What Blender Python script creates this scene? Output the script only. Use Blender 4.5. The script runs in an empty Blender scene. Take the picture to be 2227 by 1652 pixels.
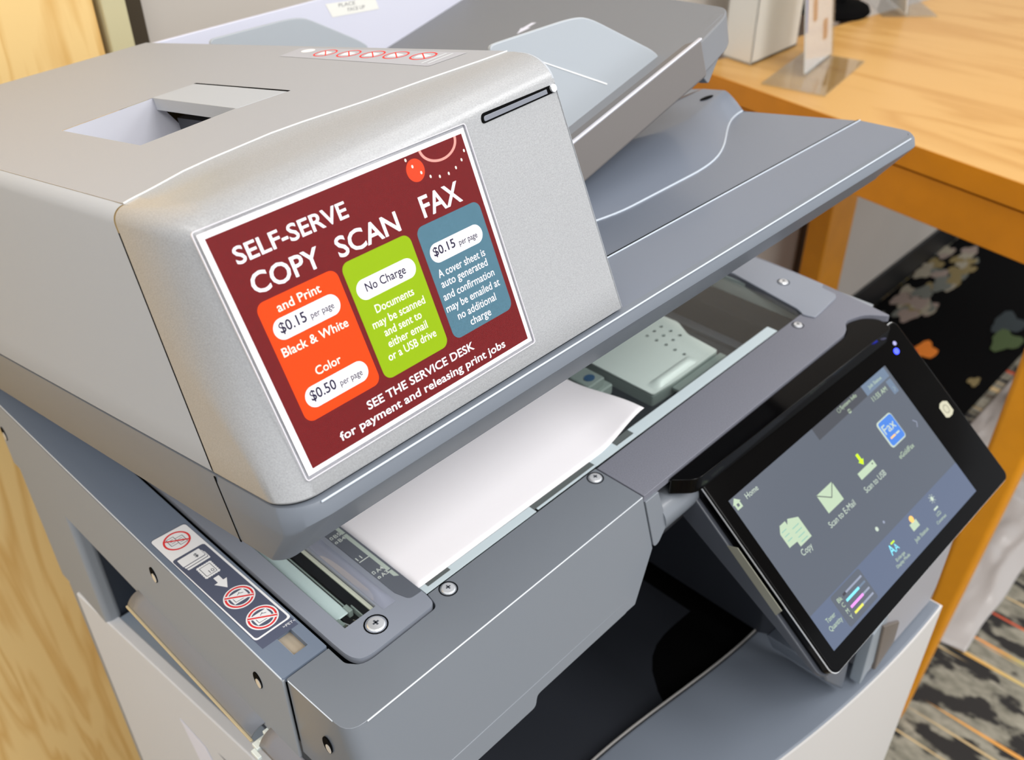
import bpy, bmesh, math, random
from mathutils import Vector, Matrix
from mathutils.geometry import tessellate_polygon
SC = bpy.context.scene
random.seed(7)
# ---------------------------------------------------------------- frame
# all numbers are millimetres in the copier's frame (x right, y back, z up, z=0 the scanner bed);
# the floor lies 1050 mm below the bed and is the scene's z = 0
FL = 1050.0
def W(p): return Vector((p[0]/1000.0, p[1]/1000.0, (p[2]+FL)/1000.0))
# ---------------------------------------------------------------- camera
cam = bpy.data.cameras.new('camera'); co = bpy.data.objects.new('camera', cam); SC.collection.objects.link(co)
R = ((0.6921489, -0.7217257, -0.0064714), (-0.4281577, -0.4033603, -0.8086912), (0.5810429, 0.5625055, -0.5881978))
CP = (-274.638, -347.152, 430.082)
m = Matrix(((R[0][0], -R[1][0], -R[2][0]), (R[0][1], -R[1][1], -R[2][1]), (R[0][2], -R[1][2], -R[2][2]))).to_4x4()
m.translation = W(CP)
co.matrix_world = m
cam.sensor_fit = 'HORIZONTAL'; cam.sensor_width = 36.0; cam.lens = 2097.76/2227*36.0
cam.clip_start = 0.02; cam.clip_end = 40
cam.dof.use_dof = True; cam.dof.focus_distance = 0.475; cam.dof.aperture_fstop = 12.5
SC.camera = co
# ---------------------------------------------------------------- world and lights
wd = bpy.data.worlds.new('world'); SC.world = wd; wd.use_nodes = True
wb = wd.node_tree.nodes['Background']; wb.inputs[0].default_value = (0.95, 0.97, 1.0, 1); wb.inputs[1].default_value = 1.1
def area(name, loc, size, power, col=(1, 0.985, 0.97), rot=(0, 0, 0), sy=None):
    l = bpy.data.lights.new(name, 'AREA'); l.shape = 'RECTANGLE'; l.size = size; l.size_y = sy or size
    l.energy = power; l.color = col
    o = bpy.data.objects.new(name, l); o.location = W(loc); o.rotation_euler = rot; SC.collection.objects.link(o); return o
for lx, ly, lp in ((-900, -1500, 26), (300, -1500, 30), (1500, -1500, 30), (2500, -900, 26), (-1300, -100, 16), (-300, -150, 6), (900, -150, 9), (300, -2700, 22)):  # far-left panel is a fill added to brighten the door and side
    area('ceiling_and_fill_light', (lx, ly, 1690), 0.6, lp, sy=1.2)
SC.view_settings.view_transform = 'Standard'; SC.view_settings.look = 'None'
SC.view_settings.gamma = 1; SC.view_settings.use_curve_mapping = False
SC.view_settings.exposure = -0.25
# ---------------------------------------------------------------- materials
def lin(c): return tuple((x/12.92 if x <= 0.04045 else ((x+0.055)/1.055)**2.4) for x in c)
def rgb(r, g, b): return lin((r/255, g/255, b/255)) + (1,)
MATS = {}
def mat(name, col, rough=0.5, metal=0.0, spec=0.5, bump=0.0, bscale=800, vary=0.0, vscale=600, coat=0.0, emit=None, es=1.0, crough=0.05):
    if name in MATS: return MATS[name]
    M = bpy.data.materials.new(name); M.use_nodes = True; N = M.node_tree; B = N.nodes['Principled BSDF']
    B.inputs['Base Color'].default_value = col; B.inputs['Roughness'].default_value = rough
    B.inputs['Metallic'].default_value = metal; B.inputs['Specular IOR Level'].default_value = spec
    B.inputs['Coat Weight'].default_value = coat; B.inputs['Coat Roughness'].default_value = crough
    if emit: B.inputs['Emission Color'].default_value = emit; B.inputs['Emission Strength'].default_value = es
    tc = N.nodes.new('ShaderNodeTexCoord')
    no = N.nodes.new('ShaderNodeTexNoise'); no.inputs['Scale'].default_value = vscale if vary else bscale
    N.links.new(tc.outputs['Object'], no.inputs['Vector'])
    if vary:
        mr = N.nodes.new('ShaderNodeMapRange'); mr.inputs[1].default_value = 0.3; mr.inputs[2].default_value = 0.7
        mr.inputs[3].default_value = 1-vary; mr.inputs[4].default_value = 1+vary
        N.links.new(no.outputs[0], mr.inputs[0])
        mx = N.nodes.new('ShaderNodeVectorMath'); mx.operation = 'SCALE'; mx.inputs[0].default_value = col[:3]
        N.links.new(mr.outputs[0], mx.inputs['Scale']); N.links.new(mx.outputs[0], B.inputs['Base Color'])
    if bump:
        n2 = N.nodes.new('ShaderNodeTexNoise'); n2.inputs['Scale'].default_value = bscale; n2.inputs['Detail'].default_value = 1
        N.links.new(tc.outputs['Object'], n2.inputs['Vector'])
        bp = N.nodes.new('ShaderNodeBump'); bp.inputs['Strength'].default_value = bump; bp.inputs['Distance'].default_value = 0.0004
        N.links.new(n2.outputs[0], bp.inputs['Height']); N.links.new(bp.outputs[0], B.inputs['Normal'])
    MATS[name] = M; return M
def wood(name, a, b, stretch, rough=0.4, scale=1.0, axis='Z'):
    M = bpy.data.materials.new(name); M.use_nodes = True; N = M.node_tree; B = N.nodes['Principled BSDF']
    tc = N.nodes.new('ShaderNodeTexCoord'); mp = N.nodes.new('ShaderNodeMapping'); mp.inputs['Scale'].default_value = stretch
    N.links.new(tc.outputs['Object'], mp.inputs[0])
    n1 = N.nodes.new('ShaderNodeTexNoise'); n1.inputs['Scale'].default_value = 3*scale; n1.inputs['Detail'].default_value = 3; n1.inputs['Distortion'].default_value = 0.9
    N.links.new(mp.outputs[0], n1.inputs['Vector'])
    n2 = N.nodes.new('ShaderNodeTexNoise'); n2.inputs['Scale'].default_value = 22*scale; n2.inputs['Detail'].default_value = 4
    N.links.new(mp.outputs[0], n2.inputs['Vector'])
    mu = N.nodes.new('ShaderNodeMath'); mu.operation = 'MULTIPLY'; mu.inputs[1].default_value = 11
    N.links.new(n1.outputs[0], mu.inputs[0])
    fr = N.nodes.new('ShaderNodeMath'); fr.operation = 'PINGPONG'; fr.inputs[1].default_value = 1.0
    N.links.new(mu.outputs[0], fr.inputs[0])
    ad = N.nodes.new('ShaderNodeMath'); ad.operation = 'MULTIPLY_ADD'; ad.inputs[1].default_value = 0.6
    N.links.new(n2.outputs[0], ad.inputs[0]); N.links.new(fr.outputs[0], ad.inputs[2])
    cr = N.nodes.new('ShaderNodeValToRGB'); cr.color_ramp.elements[0].position = 0.25; cr.color_ramp.elements[0].color = b
    cr.color_ramp.elements[1].position = 0.95; cr.color_ramp.elements[1].color = a
    N.links.new(ad.outputs[0], cr.inputs[0]); N.links.new(cr.outputs[0], B.inputs['Base Color'])
    B.inputs['Roughness'].default_value = rough
    return M
SILVER = mat('silver_plastic', rgb(160, 162, 165), 0.36, 0.12, bump=0.30, bscale=1300, vary=0.10, vscale=1500, coat=0.35, crough=0.22)
SILVERD = mat('silver_plastic_side', rgb(172, 177, 184), 0.6, 0.0, spec=0.25, bump=0.05, bscale=1500)
LIDG = mat('lid_grey_plastic', rgb(108, 115, 125), 0.42, 0.0, spec=0.4, coat=0.12, crough=0.14)
BODYG = mat('body_grey_plastic', rgb(114, 120, 128), 0.40, 0.0, spec=0.5, coat=0.35, crough=0.14)
BODYT = mat('textured_grey_plastic', rgb(118, 120, 131), 0.5, 0.05, bump=0.45, bscale=1300, vary=0.12, vscale=1300)
FRAMEG = mat('platen_frame_plastic', rgb(136, 142, 154), 0.42, 0.0, spec=0.4, coat=0.35, crough=0.14)
SIDEG = mat('side_taupe_plastic', rgb(146, 151, 157), 0.6, 0.0, spec=0.25)
GUIDE = mat('light_grey_guide_plastic', rgb(166, 173, 180), 0.4, 0.0, bump=0.05, bscale=1200)
GUARD = mat('pale_lilac_plastic', rgb(205, 207, 222), 0.45)
TRAYG = mat('document_tray_grey', rgb(124, 126, 130), 0.6, spec=0.2)
EXITG = mat('exit_tray_grey', rgb(108, 116, 130), 0.40, 0.0, spec=0.4, coat=0.35, crough=0.14)
RAILB = mat('rail_blue_grey_plastic', rgb(112, 124, 142), 0.55, 0.0, spec=0.25)
BLACK = mat('black_gloss_plastic', rgb(3, 3, 4), 0.10, spec=0.12)
BLACKM = mat('black_matte_plastic', rgb(7, 7, 8), 0.8, spec=0.05)
DARK = mat('dark_interior_plastic', rgb(44, 47, 54), 0.42)
DARKG = mat('dark_grey_plastic', rgb(70, 74, 82), 0.35)
WHITEP = mat('off_white_plastic', rgb(206, 209, 214), 0.55, spec=0.3)
STEEL = mat('zinc_steel', rgb(226, 234, 231), 0.4, 0.1)
STEELD = mat('dull_steel', rgb(150, 162, 158), 0.5, 0.0)
GREEN = mat('green_tinted_sheet', rgb(206, 220, 222), 0.35)
SCREW = mat('screw_steel', rgb(235, 238, 242), 0.25, 0.55)
PAPER = mat('white_paper', rgb(244, 242, 246), 0.7, spec=0.2)
GOLD = mat('brass_trim', rgb(214, 202, 170), 0.3, 0.4)
def glassy(name, tint, ior=1.5, rough=0.0, base=0.0):
    M = bpy.data.materials.new(name); M.use_nodes = True; N = M.node_tree
    for n in list(N.nodes): N.nodes.remove(n)
    o = N.nodes.new('ShaderNodeOutputMaterial'); mx = N.nodes.new('ShaderNodeMixShader')
    lw = N.nodes.new('ShaderNodeLayerWeight'); lw.inputs[0].default_value = 0.5
    pw = N.nodes.new('ShaderNodeMath'); pw.operation = 'POWER'; pw.inputs[1].default_value = 4.5; N.links.new(lw.outputs[1], pw.inputs[0])
    fr = N.nodes.new('ShaderNodeMath'); fr.operation = 'MULTIPLY_ADD'; fr.inputs[1].default_value = 0.9; fr.inputs[2].default_value = 0.03+base; fr.use_clamp = True
    N.links.new(pw.outputs[0], fr.inputs[0]); N.links.new(fr.outputs[0], mx.inputs[0])
    t = N.nodes.new('ShaderNodeBsdfTransparent'); t.inputs[0].default_value = tint
    g = N.nodes.new('ShaderNodeBsdfGlossy'); g.inputs['Roughness'].default_value = rough
    N.links.new(t.outputs[0], mx.inputs[1]); N.links.new(g.outputs[0], mx.inputs[2]); N.links.new(mx.outputs[0], o.inputs[0])
    return M
GLASS = glassy('platen_glass', (0.965, 0.985, 0.98, 1), 1.45, 0.0)
CLEAR = glassy('clear_lamination', (0.98, 0.98, 0.99, 1), 1.42, 0.10, -0.022)
ACRYL = glassy('clear_acrylic', (0.93, 0.95, 0.97, 1), 1.5, 0.02, 0.06)
SMOKE = glassy('smoked_acrylic', (0.42, 0.44, 0.48, 1), 1.5, 0.12, 0.16)
FILM = glassy('crumpled_film', (0.62, 0.62, 0.64, 1), 1.5, 0.18, 0.30)
def ink(name, c, rough=0.5): return mat(name, c, rough, spec=0.12)
# ---------------------------------------------------------------- object helpers
class Root: pass
def tag(o, label=None, cat=None, group=None, kind=None):
    if label: o['label'] = label
    if cat: o['category'] = cat
    if group: o['group'] = group
    if kind: o['kind'] = kind
    return o
def thing(name, loc, label, cat, group=None):
    o = bpy.data.objects.new(name, None); SC.collection.objects.link(o); o.location = W(loc); o.empty_display_size = 0.05
    tag(o, label, cat, group); o['_x'] = 0; del o['_x']
    return o
def base(o):
    while o.parent: o = o.parent
    return o
def link(name, me, m, parent=None, smooth=False, bevel=0, seg=2, origin=None, ang=35, solid=0, sub=0):
    if not isinstance(m, (list, tuple)): m = [m]
    for k in m: me.materials.append(k)
    o = bpy.data.objects.new(name, me); SC.collection.objects.link(o)
    if parent:
        off = base(parent).location.copy(); o.parent = parent
        me.transform(Matrix.Translation(-off))
    else:
        off = W(origin) if origin is not None else Vector((0, 0, 0))
        me.transform(Matrix.Translation(-off)); o.location = off
    if smooth:
        for p in me.polygons: p.use_smooth = True
        me.set_sharp_from_angle(angle=math.radians(ang))
    if solid:
        s = o.modifiers.new('s', 'SOLIDIFY'); s.thickness = solid/1000; s.offset = -1
    if sub:
        s = o.modifiers.new('d', 'SUBSURF'); s.levels = sub; s.render_levels = sub
    if bevel:
        b = o.modifiers.new('b', 'BEVEL'); b.width = bevel/1000; b.segments = seg; b.limit_method = 'ANGLE'; b.angle_limit = math.radians(30)
        if not smooth:
            for p in me.polygons: p.use_smooth = True
        b.harden_normals = True
    return o
def fixn(bm):
    bmesh.ops.recalc_face_normals(bm, faces=bm.faces[:])
def mk(name, V, F, m, parent=None, recalc=True, mi=None, **k):
    bm = bmesh.new(); vs = [bm.verts.new(W(v)) for v in V]
    for i, f in enumerate(F):
        try:
            fc = bm.faces.new([vs[a] for a in f])
            if mi: fc.material_index = mi[i]
        except ValueError: pass
    if recalc: fixn(bm)
    me = bpy.data.meshes.new(name); bm.to_mesh(me); bm.free()
    return link(name, me, m, parent, **k)
ident = lambda a, b, c: (a, b, c)
def boxdata(x0, x1, y0, y1, z0, z1, fn=ident):
    V = [fn(*p) for p in ((x0,y0,z0),(x1,y0,z0),(x1,y1,z0),(x0,y1,z0),(x0,y0,z1),(x1,y0,z1),(x1,y1,z1),(x0,y1,z1))]
    return V, [(0,3,2,1),(4,5,6,7),(0,1,5,4),(1,2,6,5),(2,3,7,6),(3,0,4,7)]
def box(name, x0, x1, y0, y1, z0, z1, m, parent=None, fn=ident, **k):
    V, F = boxdata(x0, x1, y0, y1, z0, z1, fn); return mk(name, V, F, m, parent, **k)
def multibox(name, boxes, m, parent=None, fn=ident, **k):
    V = []; F = []
    for b in boxes:
        v, f = boxdata(*b, fn=fn); n = len(V); V += v; F += [tuple(i+n for i in q) for q in f]
    return mk(name, V, F, m, parent, **k)
def prism(name, pts, fn, a, b, m, parent=None, holes=None, **k):
    """extrude a 2D outline (with holes) from a to b through fn(p, q, t)"""
    loops = [pts] + (holes or []); V = []; F = []; flat = []
    for L in loops: flat += L
    n = len(flat)
    V = [fn(p[0], p[1], a) for p in flat] + [fn(p[0], p[1], b) for p in flat]
    if holes:
        tri = tessellate_polygon([[Vector((p[0], p[1], 0)) for p in L] for L in loops])
        for t in tri: F.append(tuple(t)); F.append(tuple(i+n for i in reversed(t)))
    else:
        F.append(tuple(range(n-1, -1, -1))); F.append(tuple(range(n, 2*n)))
    s = 0
    for L in loops:
        q = len(L)
        for i in range(q):
            j = (i+1) % q; F.append((s+i, s+j, s+j+n, s+i+n))
        s += q
    return mk(name, V, F, m, parent, **k)
def rrect(x0, y0, x1, y1, r, n=6):
    P = []
    for cx, cy, a0 in ((x1-r, y1-r, 0), (x0+r, y1-r, 90), (x0+r, y0+r, 180), (x1-r, y0+r, 270)):
        for i in range(n+1):
            a = math.radians(a0+90*i/n); P.append((cx+r*math.cos(a), cy+r*math.sin(a)))
    return P
def ellipse(cx, cy, rx, ry, n=28, a0=0, a1=360):
    full = abs(a1-a0) >= 360
    return [(cx+rx*math.cos(math.radians(a0+(a1-a0)*i/(n if full else n-1))), cy+ry*math.sin(math.radians(a0+(a1-a0)*i/(n if full else n-1)))) for i in range(n)]
def rpoly(pts, r, n=4):
    """round the corners of a polygon; r one radius or a list"""
    out = []; q = len(pts)
    for i in range(q):
        p0 = Vector(pts[i-1]); p = Vector(pts[i]); p1 = Vector(pts[(i+1) % q]); ri = r[i] if isinstance(r, (list, tuple)) else r
        if ri <= 0: out.append(tuple(p)); continue
        a = (p0-p); b = (p1-p); la = min(ri, a.length*0.45); lb = min(ri, b.length*0.45)
        A = p+a.normalized()*la; B = p+b.normalized()*lb
        for k in range(n+1):
            t = k/n; c = A*(1-t)**2+p*2*t*(1-t)+B*t*t; out.append(tuple(c))
    return out
# flat printed artwork on a surface: 2D polygons and lettering mapped by fn(u, v, height)
_font = {}
def textmesh(s, bold):
    key = (s, bold)
    if key in _font: return _font[key]
    cu = bpy.data.curves.new('t', 'FONT'); cu.body = s; cu.size = 10; cu.offset = bold; cu.resolution_u = 3
    o = bpy.data.objects.new('t', cu); SC.collection.objects.link(o)
    dg = bpy.context.evaluated_depsgraph_get(); dg.update()
    me = bpy.data.meshes.new_from_object(o.evaluated_get(dg))
    V = [(v.co.x, v.co.y) for v in me.vertices]; F = [tuple(p.vertices) for p in me.polygons]
    bpy.data.objects.remove(o); bpy.data.curves.remove(cu); bpy.data.meshes.remove(me)
    _font[key] = (V, F); return V, F
class Art:
    def __init__(s, fn): s.fn = fn; s.V = []; s.F = []; s.mi = []; s.mats = []
    def _m(s, m):
        if m not in s.mats: s.mats.append(m)
        return s.mats.index(m)
    def poly(s, pts, m, h=0.1, holes=None):
        i = s._m(m); loops = [pts]+(holes or []); n = len(s.V); flat = [p for L in loops for p in L]
        tri = tessellate_polygon([[Vector((p[0], p[1], 0)) for p in L] for L in loops])
        s.V += [s.fn(p[0], p[1], h) for p in flat]
        for t in tri:
            a, b, c = [flat[q] for q in t]
            if abs((b[0]-a[0])*(c[1]-a[1])-(b[1]-a[1])*(c[0]-a[0])) < 1e-9: continue
            if (b[0]-a[0])*(c[1]-a[1])-(b[1]-a[1])*(c[0]-a[0]) < 0: t = (t[0], t[2], t[1])
            s.F.append(tuple(q+n for q in t)); s.mi.append(i)
        return s
    def ring(s, cx, cy, rx, ry, w, m, h=0.1, n=36):
        return s.poly(ellipse(cx, cy, rx, ry, n), m, h, [ellipse(cx, cy, rx-w, ry-w*ry/rx, n)])
    def line(s, a, b, w, m, h=0.1):
        d = Vector((b[0]-a[0], b[1]-a[1])); d.normalize(); q = Vector((-d.y, d.x))*w/2
        return s.poly([(a[0]+q.x, a[1]+q.y), (a[0]-q.x, a[1]-q.y), (b[0]-q.x, b[1]-q.y), (b[0]+q.x, b[1]+q.y)], m, h)
    def text(s, t, x0, y0, x1, y1, cap, m, h=0.2, bold=0.0, slant=0.0):
        """lettering whose baseline runs (x0,y0)-(x1,y1) with capitals cap high"""
        V, F = textmesh(t, bold); HV, _ = textmesh('H', bold)
        ch = max(v[1] for v in HV); mn = min(v[0] for v in V); mxx = max(v[0] for v in V)
        i = s._m(m); n = len(s.V); dx, dy = x1-x0, y1-y0; L = math.hypot(dx, dy); ux, uy = dx/L, dy/L
        for v in V:
            a = (v[0]-mn)/(mxx-mn)*L; b = v[1]/ch*cap; a += b*slant
            s.V.append(s.fn(x0+ux*a-uy*b, y0+uy*a+ux*b, h))
        for f in F: s.F.append(tuple(q+n for q in f)); s.mi.append(i)
        return s
    def build(s, name, parent, **k):
        return mk(name, s.V, s.F, s.mats, parent, recalc=False, mi=s.mi, **k)
def lathe(name, prof, c, ax, m, parent=None, n=24, **k):
    """prof: (radius, height) along unit axis ax from c"""
    ax = Vector(ax).normalized(); t = Vector((1, 0, 0)) if abs(ax.x) < 0.9 else Vector((0, 1, 0)); e1 = ax.cross(t).normalized(); e2 = ax.cross(e1)
    V = []; F = []; c = Vector(c)
    for r, h in prof:
        for i in range(n):
            a = 2*math.pi*i/n; V.append(tuple(c+ax*h+(e1*math.cos(a)+e2*math.sin(a))*r))
    for j in range(len(prof)-1):
        for i in range(n): F.append((j*n+i, j*n+(i+1) % n, (j+1)*n+(i+1) % n, (j+1)*n+i))
    F.append(tuple(range(n-1, -1, -1))); F.append(tuple(range((len(prof)-1)*n, len(prof)*n)))
    return mk(name, V, F, m, parent, smooth=True, **k)
def grid(name, fn, nu, nv, m, parent=None, **k):
    V = [fn(i/nu, j/nv) for j in range(nv+1) for i in range(nu+1)]
    F = [(j*(nu+1)+i, j*(nu+1)+i+1, (j+1)*(nu+1)+i+1, (j+1)*(nu+1)+i) for j in range(nv) for i in range(nu)]
    return mk(name, V, F, m, parent, smooth=True, **k)
def smoothstep(t): t = max(0, min(1, t)); return t*t*(3-2*t)
# ================================================================ THE ROOM
OAK = wood('oak_door_wood', rgb(250, 214, 146), rgb(232, 186, 112), (6, 6, 0.5), 0.45)
DESKW = wood('golden_maple_laminate', rgb(208, 162, 94), rgb(194, 144, 74), (2.2, 0.35, 1), 0.32)
DESKE = mat('desk_edge_amber_wood', rgb(206, 128, 6), 0.4, vary=0.06, vscale=20)
LEGF = mat('desk_leg_amber_wood', rgb(222, 146, 18), 0.4, vary=0.05, vscale=20)
WALLM = mat('wall_warm_grey_paint', rgb(196, 190, 182), 0.8, vary=0.02, vscale=6)
CREAM = mat('cream_metal_frame', rgb(208, 200, 160), 0.5)
GAPM = mat('dark_door_gap', rgb(60, 50, 34), 0.8)
BASEM = mat('black_rubber_baseboard', rgb(16, 16, 17), 0.5)
def tiles():
    M = bpy.data.materials.new('ceiling_tile_white'); M.use_nodes = True; N = M.node_tree; B = N.nodes['Principled BSDF']
    tc = N.nodes.new('ShaderNodeTexCoord'); br = N.nodes.new('ShaderNodeTexBrick'); br.offset = 0
    br.inputs['Scale'].default_value = 1; br.inputs['Brick Width'].default_value = 0.61; br.inputs['Row Height'].default_value = 0.61
    br.inputs['Mortar Size'].default_value = 0.012; br.inputs['Color1'].default_value = rgb(186, 180, 168); br.inputs['Color2'].default_value = rgb(178, 172, 160)
    br.inputs['Mortar'].default_value = rgb(232, 232, 230)
    N.links.new(tc.outputs['Object'], br.inputs['Vector']); N.links.new(br.outputs[0], B.inputs['Base Color']); B.inputs['Roughness'].default_value = 0.9
    return M
def carpet():
    M = bpy.data.materials.new('patterned_carpet'); M.use_nodes = True; N = M.node_tree; B = N.nodes['Principled BSDF']; B.inputs['Roughness'].default_value = 0.95
    tc = N.nodes.new('ShaderNodeTexCoord')
    def noise(scale, sx, sy, loc=(0, 0, 0), rot=0, det=2):
        mp = N.nodes.new('ShaderNodeMapping'); mp.inputs['Scale'].default_value = (sx, sy, 1); mp.inputs['Location'].default_value = loc; mp.inputs['Rotation'].default_value = (0, 0, rot)
        n = N.nodes.new('ShaderNodeTexNoise'); n.inputs['Scale'].default_value = scale; n.inputs['Detail'].default_value = det
        N.links.new(tc.outputs['Object'], mp.inputs[0]); N.links.new(mp.outputs[0], n.inputs['Vector']); return n
    def ramp(src, stops):
        c = N.nodes.new('ShaderNodeValToRGB'); c.color_ramp.elements[0].position = stops[0][0]; c.color_ramp.elements[0].color = stops[0][1]
        c.color_ramp.elements[1].position = stops[1][0]; c.color_ramp.elements[1].color = stops[1][1]
        for p, q in stops[2:]: e = c.color_ramp.elements.new(p); e.color = q
        N.links.new(src, c.inputs[0]); return c
    def mix(f, a, b):
        x = N.nodes.new('ShaderNodeMix'); x.data_type = 'RGBA'; N.links.new(f, x.inputs[0])
        for q, i in ((a, 6), (b, 7)):
            if isinstance(q, tuple): x.inputs[i].default_value = q
            else: N.links.new(q, x.inputs[i])
        return x.outputs[2]
    k = (0, 0, 0, 1); w = (1, 1, 1, 1)
    gr = ramp(noise(60, 1, 0.5).outputs[0], [(0.3, rgb(104, 102, 90)), (0.7, rgb(150, 146, 132))])
    blot = ramp(noise(20, 1, 0.55, det=4).outputs[0], [(0.44, k), (0.50, w)])
    c = mix(blot.outputs[0], (rgb(36, 34, 33)), gr.outputs[0])
    st = ramp(noise(55, 1, 0.025, (3, 1, 0), 0.12, 1).outputs[0], [(0.64, k), (0.67, w)])
    c = mix(st.outputs[0], c, rgb(196, 172, 128))
    hue = ramp(noise(4, 1, 0.5, (9, 2, 0)).outputs[0], [(0.42, rgb(190, 84, 56)), (0.5, rgb(222, 148, 70)), (0.58, rgb(190, 176, 96))])
    s2 = ramp(noise(48, 1, 0.025, (7, 4, 0), 0.12, 1).outputs[0], [(0.66, k), (0.68, w)])
    c = mix(s2.outputs[0], c, hue.outputs[0])
    N.links.new(c, B.inputs['Base Color']); return M
def struct(o): o['kind'] = 'structure'; return o
struct(box('floor', -2600, 4200, -3200, 563, -1070, -1050, carpet(), origin=(0, 0, -1050)))
struct(box('wall_back', -2600, 4200, 565, 620, -1050, 1700, WALLM, origin=(0, 563, -1050)))
struct(box('ceiling', -2600, 4200, -3200, 620, 1700, 1730, tiles(), origin=(0, 0, 1700)))
struct(box('baseboard_back', 175, 4200, 557, 565, -1050, -950, BASEM, origin=(0, 563, -1050), bevel=2))
dr = struct(box('door_1', -800, 112, 545, 564, -1044, 1060, OAK, origin=(-380, 560, -1044), bevel=1.5))
tr = struct(box('trim_1', 117, 140, 540, 565, -1050, 1110, CREAM, origin=(128, 560, -1050), bevel=2))
struct(box('trim_2', 141, 160, 552, 565, -1050, 1110, GAPM, origin=(150, 560, -1050)))
# ---------------------------------------------------------------- desk on the right
th = math.radians(9.0); cx, cy = 950.0, -37.0
def DK(a, b, z):  # a into the desk from its long edge, b along the edge (back)
    return (cx+a*math.cos(th)+b*math.sin(th), cy-a*math.sin(th)+b*math.cos(th), z)
dk = thing('desk', DK(300, 150, -1050), 'golden wooden desk with an amber apron and tapered leg right of the copier', 'desk')
prism('desk_top', rpoly([(0, -95), (1500, -95), (1500, 560), (0, 560)], 6), DK, -110, -75, [DESKW, DESKE], dk, bevel=2)
dt = bpy.data.objects['desk_top']
for p in dt.data.polygons: p.material_index = 0 if p.normal.z > 0.9 else 1
multibox('apron', [(4, 22, -80, 545, -176, -113), (22, 1480, 520, 545, -176, -113), (22, 1480, -80, -55, -176, -113)], DESKE, dk, fn=DK, bevel=1.5)
box('shadow_gap_strip', 10, 18, -78, 543, -113, -110, BASEM, dk, fn=DK)
# tapered near leg
V = []
for z, f, b in ((-1049, -127, -106), (-176, -175, -110)):
    V += [(908, f, z), (908, b, z), (948, b, z), (948, f, z)]
mk('leg', V, [(0, 1, 2, 3), (4, 5, 6, 7), (0, 1, 5, 4), (1, 2, 6, 5), (2, 3, 7, 6), (3, 0, 4, 7)], LEGF, dk, bevel=9, seg=3)
V = []
for z, f, b in ((-1049, 470, 500), (-176, 452, 500)):
    V += [(1108, f-30, z), (1108, b, z), (1150, b, z), (1150, f-30, z)]
mk('leg', V, [(0, 1, 2, 3), (4, 5, 6, 7), (0, 1, 5, 4), (1, 2, 6, 5), (2, 3, 7, 6), (3, 0, 4, 7)], LEGF, dk, bevel=6, seg=3)
box('leg', 1522, 1640, 450, 500, -1049, -176, LEGF, dk, bevel=5)
struct(box('trim_3', 1630, 1672, 550, 565, -950, 300, mat('brown_wall_strip', rgb(84, 66, 50), 0.6), origin=(1650, 560, -950)))  # dark brown upright strip on the wall
# ---------------------------------------------------------------- things on the desk
bx = thing('brochure_rack', (1175, 480, -75), 'white boxy brochure rack at the back left of the desk', 'brochure rack')
CARD = mat('matte_white_card', rgb(228, 228, 222), 0.6); CARDB = mat('bluish_white_card', rgb(222, 224, 238), 0.6)
def BXm(a, b, z): return (1105+a*0.742+b*0.15, 450+b, z)
multibox('shell', [(0, 190, 0, 4, -74.5, 250), (0, 4, 0, 60, -74.5, 250), (186, 190, 0, 60, -74.5, 250), (0, 190, 56, 60, -74.5, 250), (0, 190, 0, 60, -74.5, -70)], [CARD], bx, fn=BXm, bevel=1)
multibox('divider', [(6, 184, 20, 23, -70, 262), (6, 184, 38, 41, -70, 256)], [CARDB], bx, fn=BXm, bevel=0.5)
box('inner_sleeve', 8, 182, 6, 18, -70, 240, CARDB, bx, fn=BXm)
def stand(name, loc, yaw, w, h, label, cat, art, c0=None, c1=None):
    c0 = -w/2+3 if c0 is None else c0; c1 = w/2-3 if c1 is None else c1
    t = thing(name, (loc[0], loc[1], -75), label, cat)
    c, s = math.cos(yaw), math.sin(yaw)
    def fn(a, b, z): return (loc[0]+a*c-b*s, loc[1]+a*s+b*c, z)
    lean = lambda a, b, z: fn(a, b+(z+75)*0.16, z)
    box('foot', -w/2, w/2, -55, 45, -74.6, -72, ACRYL, t, fn=fn, bevel=0.6)
    box('front_pane', c0-3, c1+3, -2, 0, -72, -72+h, ACRYL, t, fn=lean)
    box('card', c0, c1, 0.6, 2.2, -70, -76+h, CARD, t, fn=lean)
    A = Art(lambda u, v, hh: lean(u, 0.5-hh*0.1, v)); art(A); A.build('card_print', t)
    return t
ORN = ink('ink_tan', rgb(206, 150, 98)); BLU = ink('ink_blue', rgb(70, 120, 190)); PEACH = ink('ink_peach', rgb(246, 232, 218))
def art1(A):
    A.poly([(-24, -68), (92, -68), (92, 180), (-24, 180)], PEACH, 0.2)
    A.poly(rrect(52, -40, 74, -8, 6), ORN, 1); A.poly(rrect(6, -2, 26, 32, 6), ORN, 1); A.poly([(-24, -10), (-18, -10), (-10, 180), (-24, 180)], BLU, 1)
stand('acrylic_sign_stand', (1140, 362), 0.17, 190, 260, 'clear acrylic stand with a pale card printed in tan near the desk edge', 'sign stand', art1, -26, 96)
def art2(A): A.poly([(-70, -60), (70, -60), (70, 60), (-70, 60)], CARDB, 0.2); A.poly([(-55, -20), (-20, -20), (-20, 60), (-55, 60)], BLU, 1)
stand('acrylic_sign_stand', (1585, 440), 0.75, 150, 200, 'clear acrylic stand with a blue and white card farther back on the desk', 'sign stand', art2)
blk = lathe('round_base', [(0.1, 0), (62, 0), (66, 5), (62, 14), (20, 22), (14, 60), (12, 140), (0.1, 140)], (1470, 505, -75), (0, 0, 1), BLACKM, None, origin=(1470, 505, -75))
tag(blk, 'black round weighted base standing at the back of the desk', 'stand')
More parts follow.
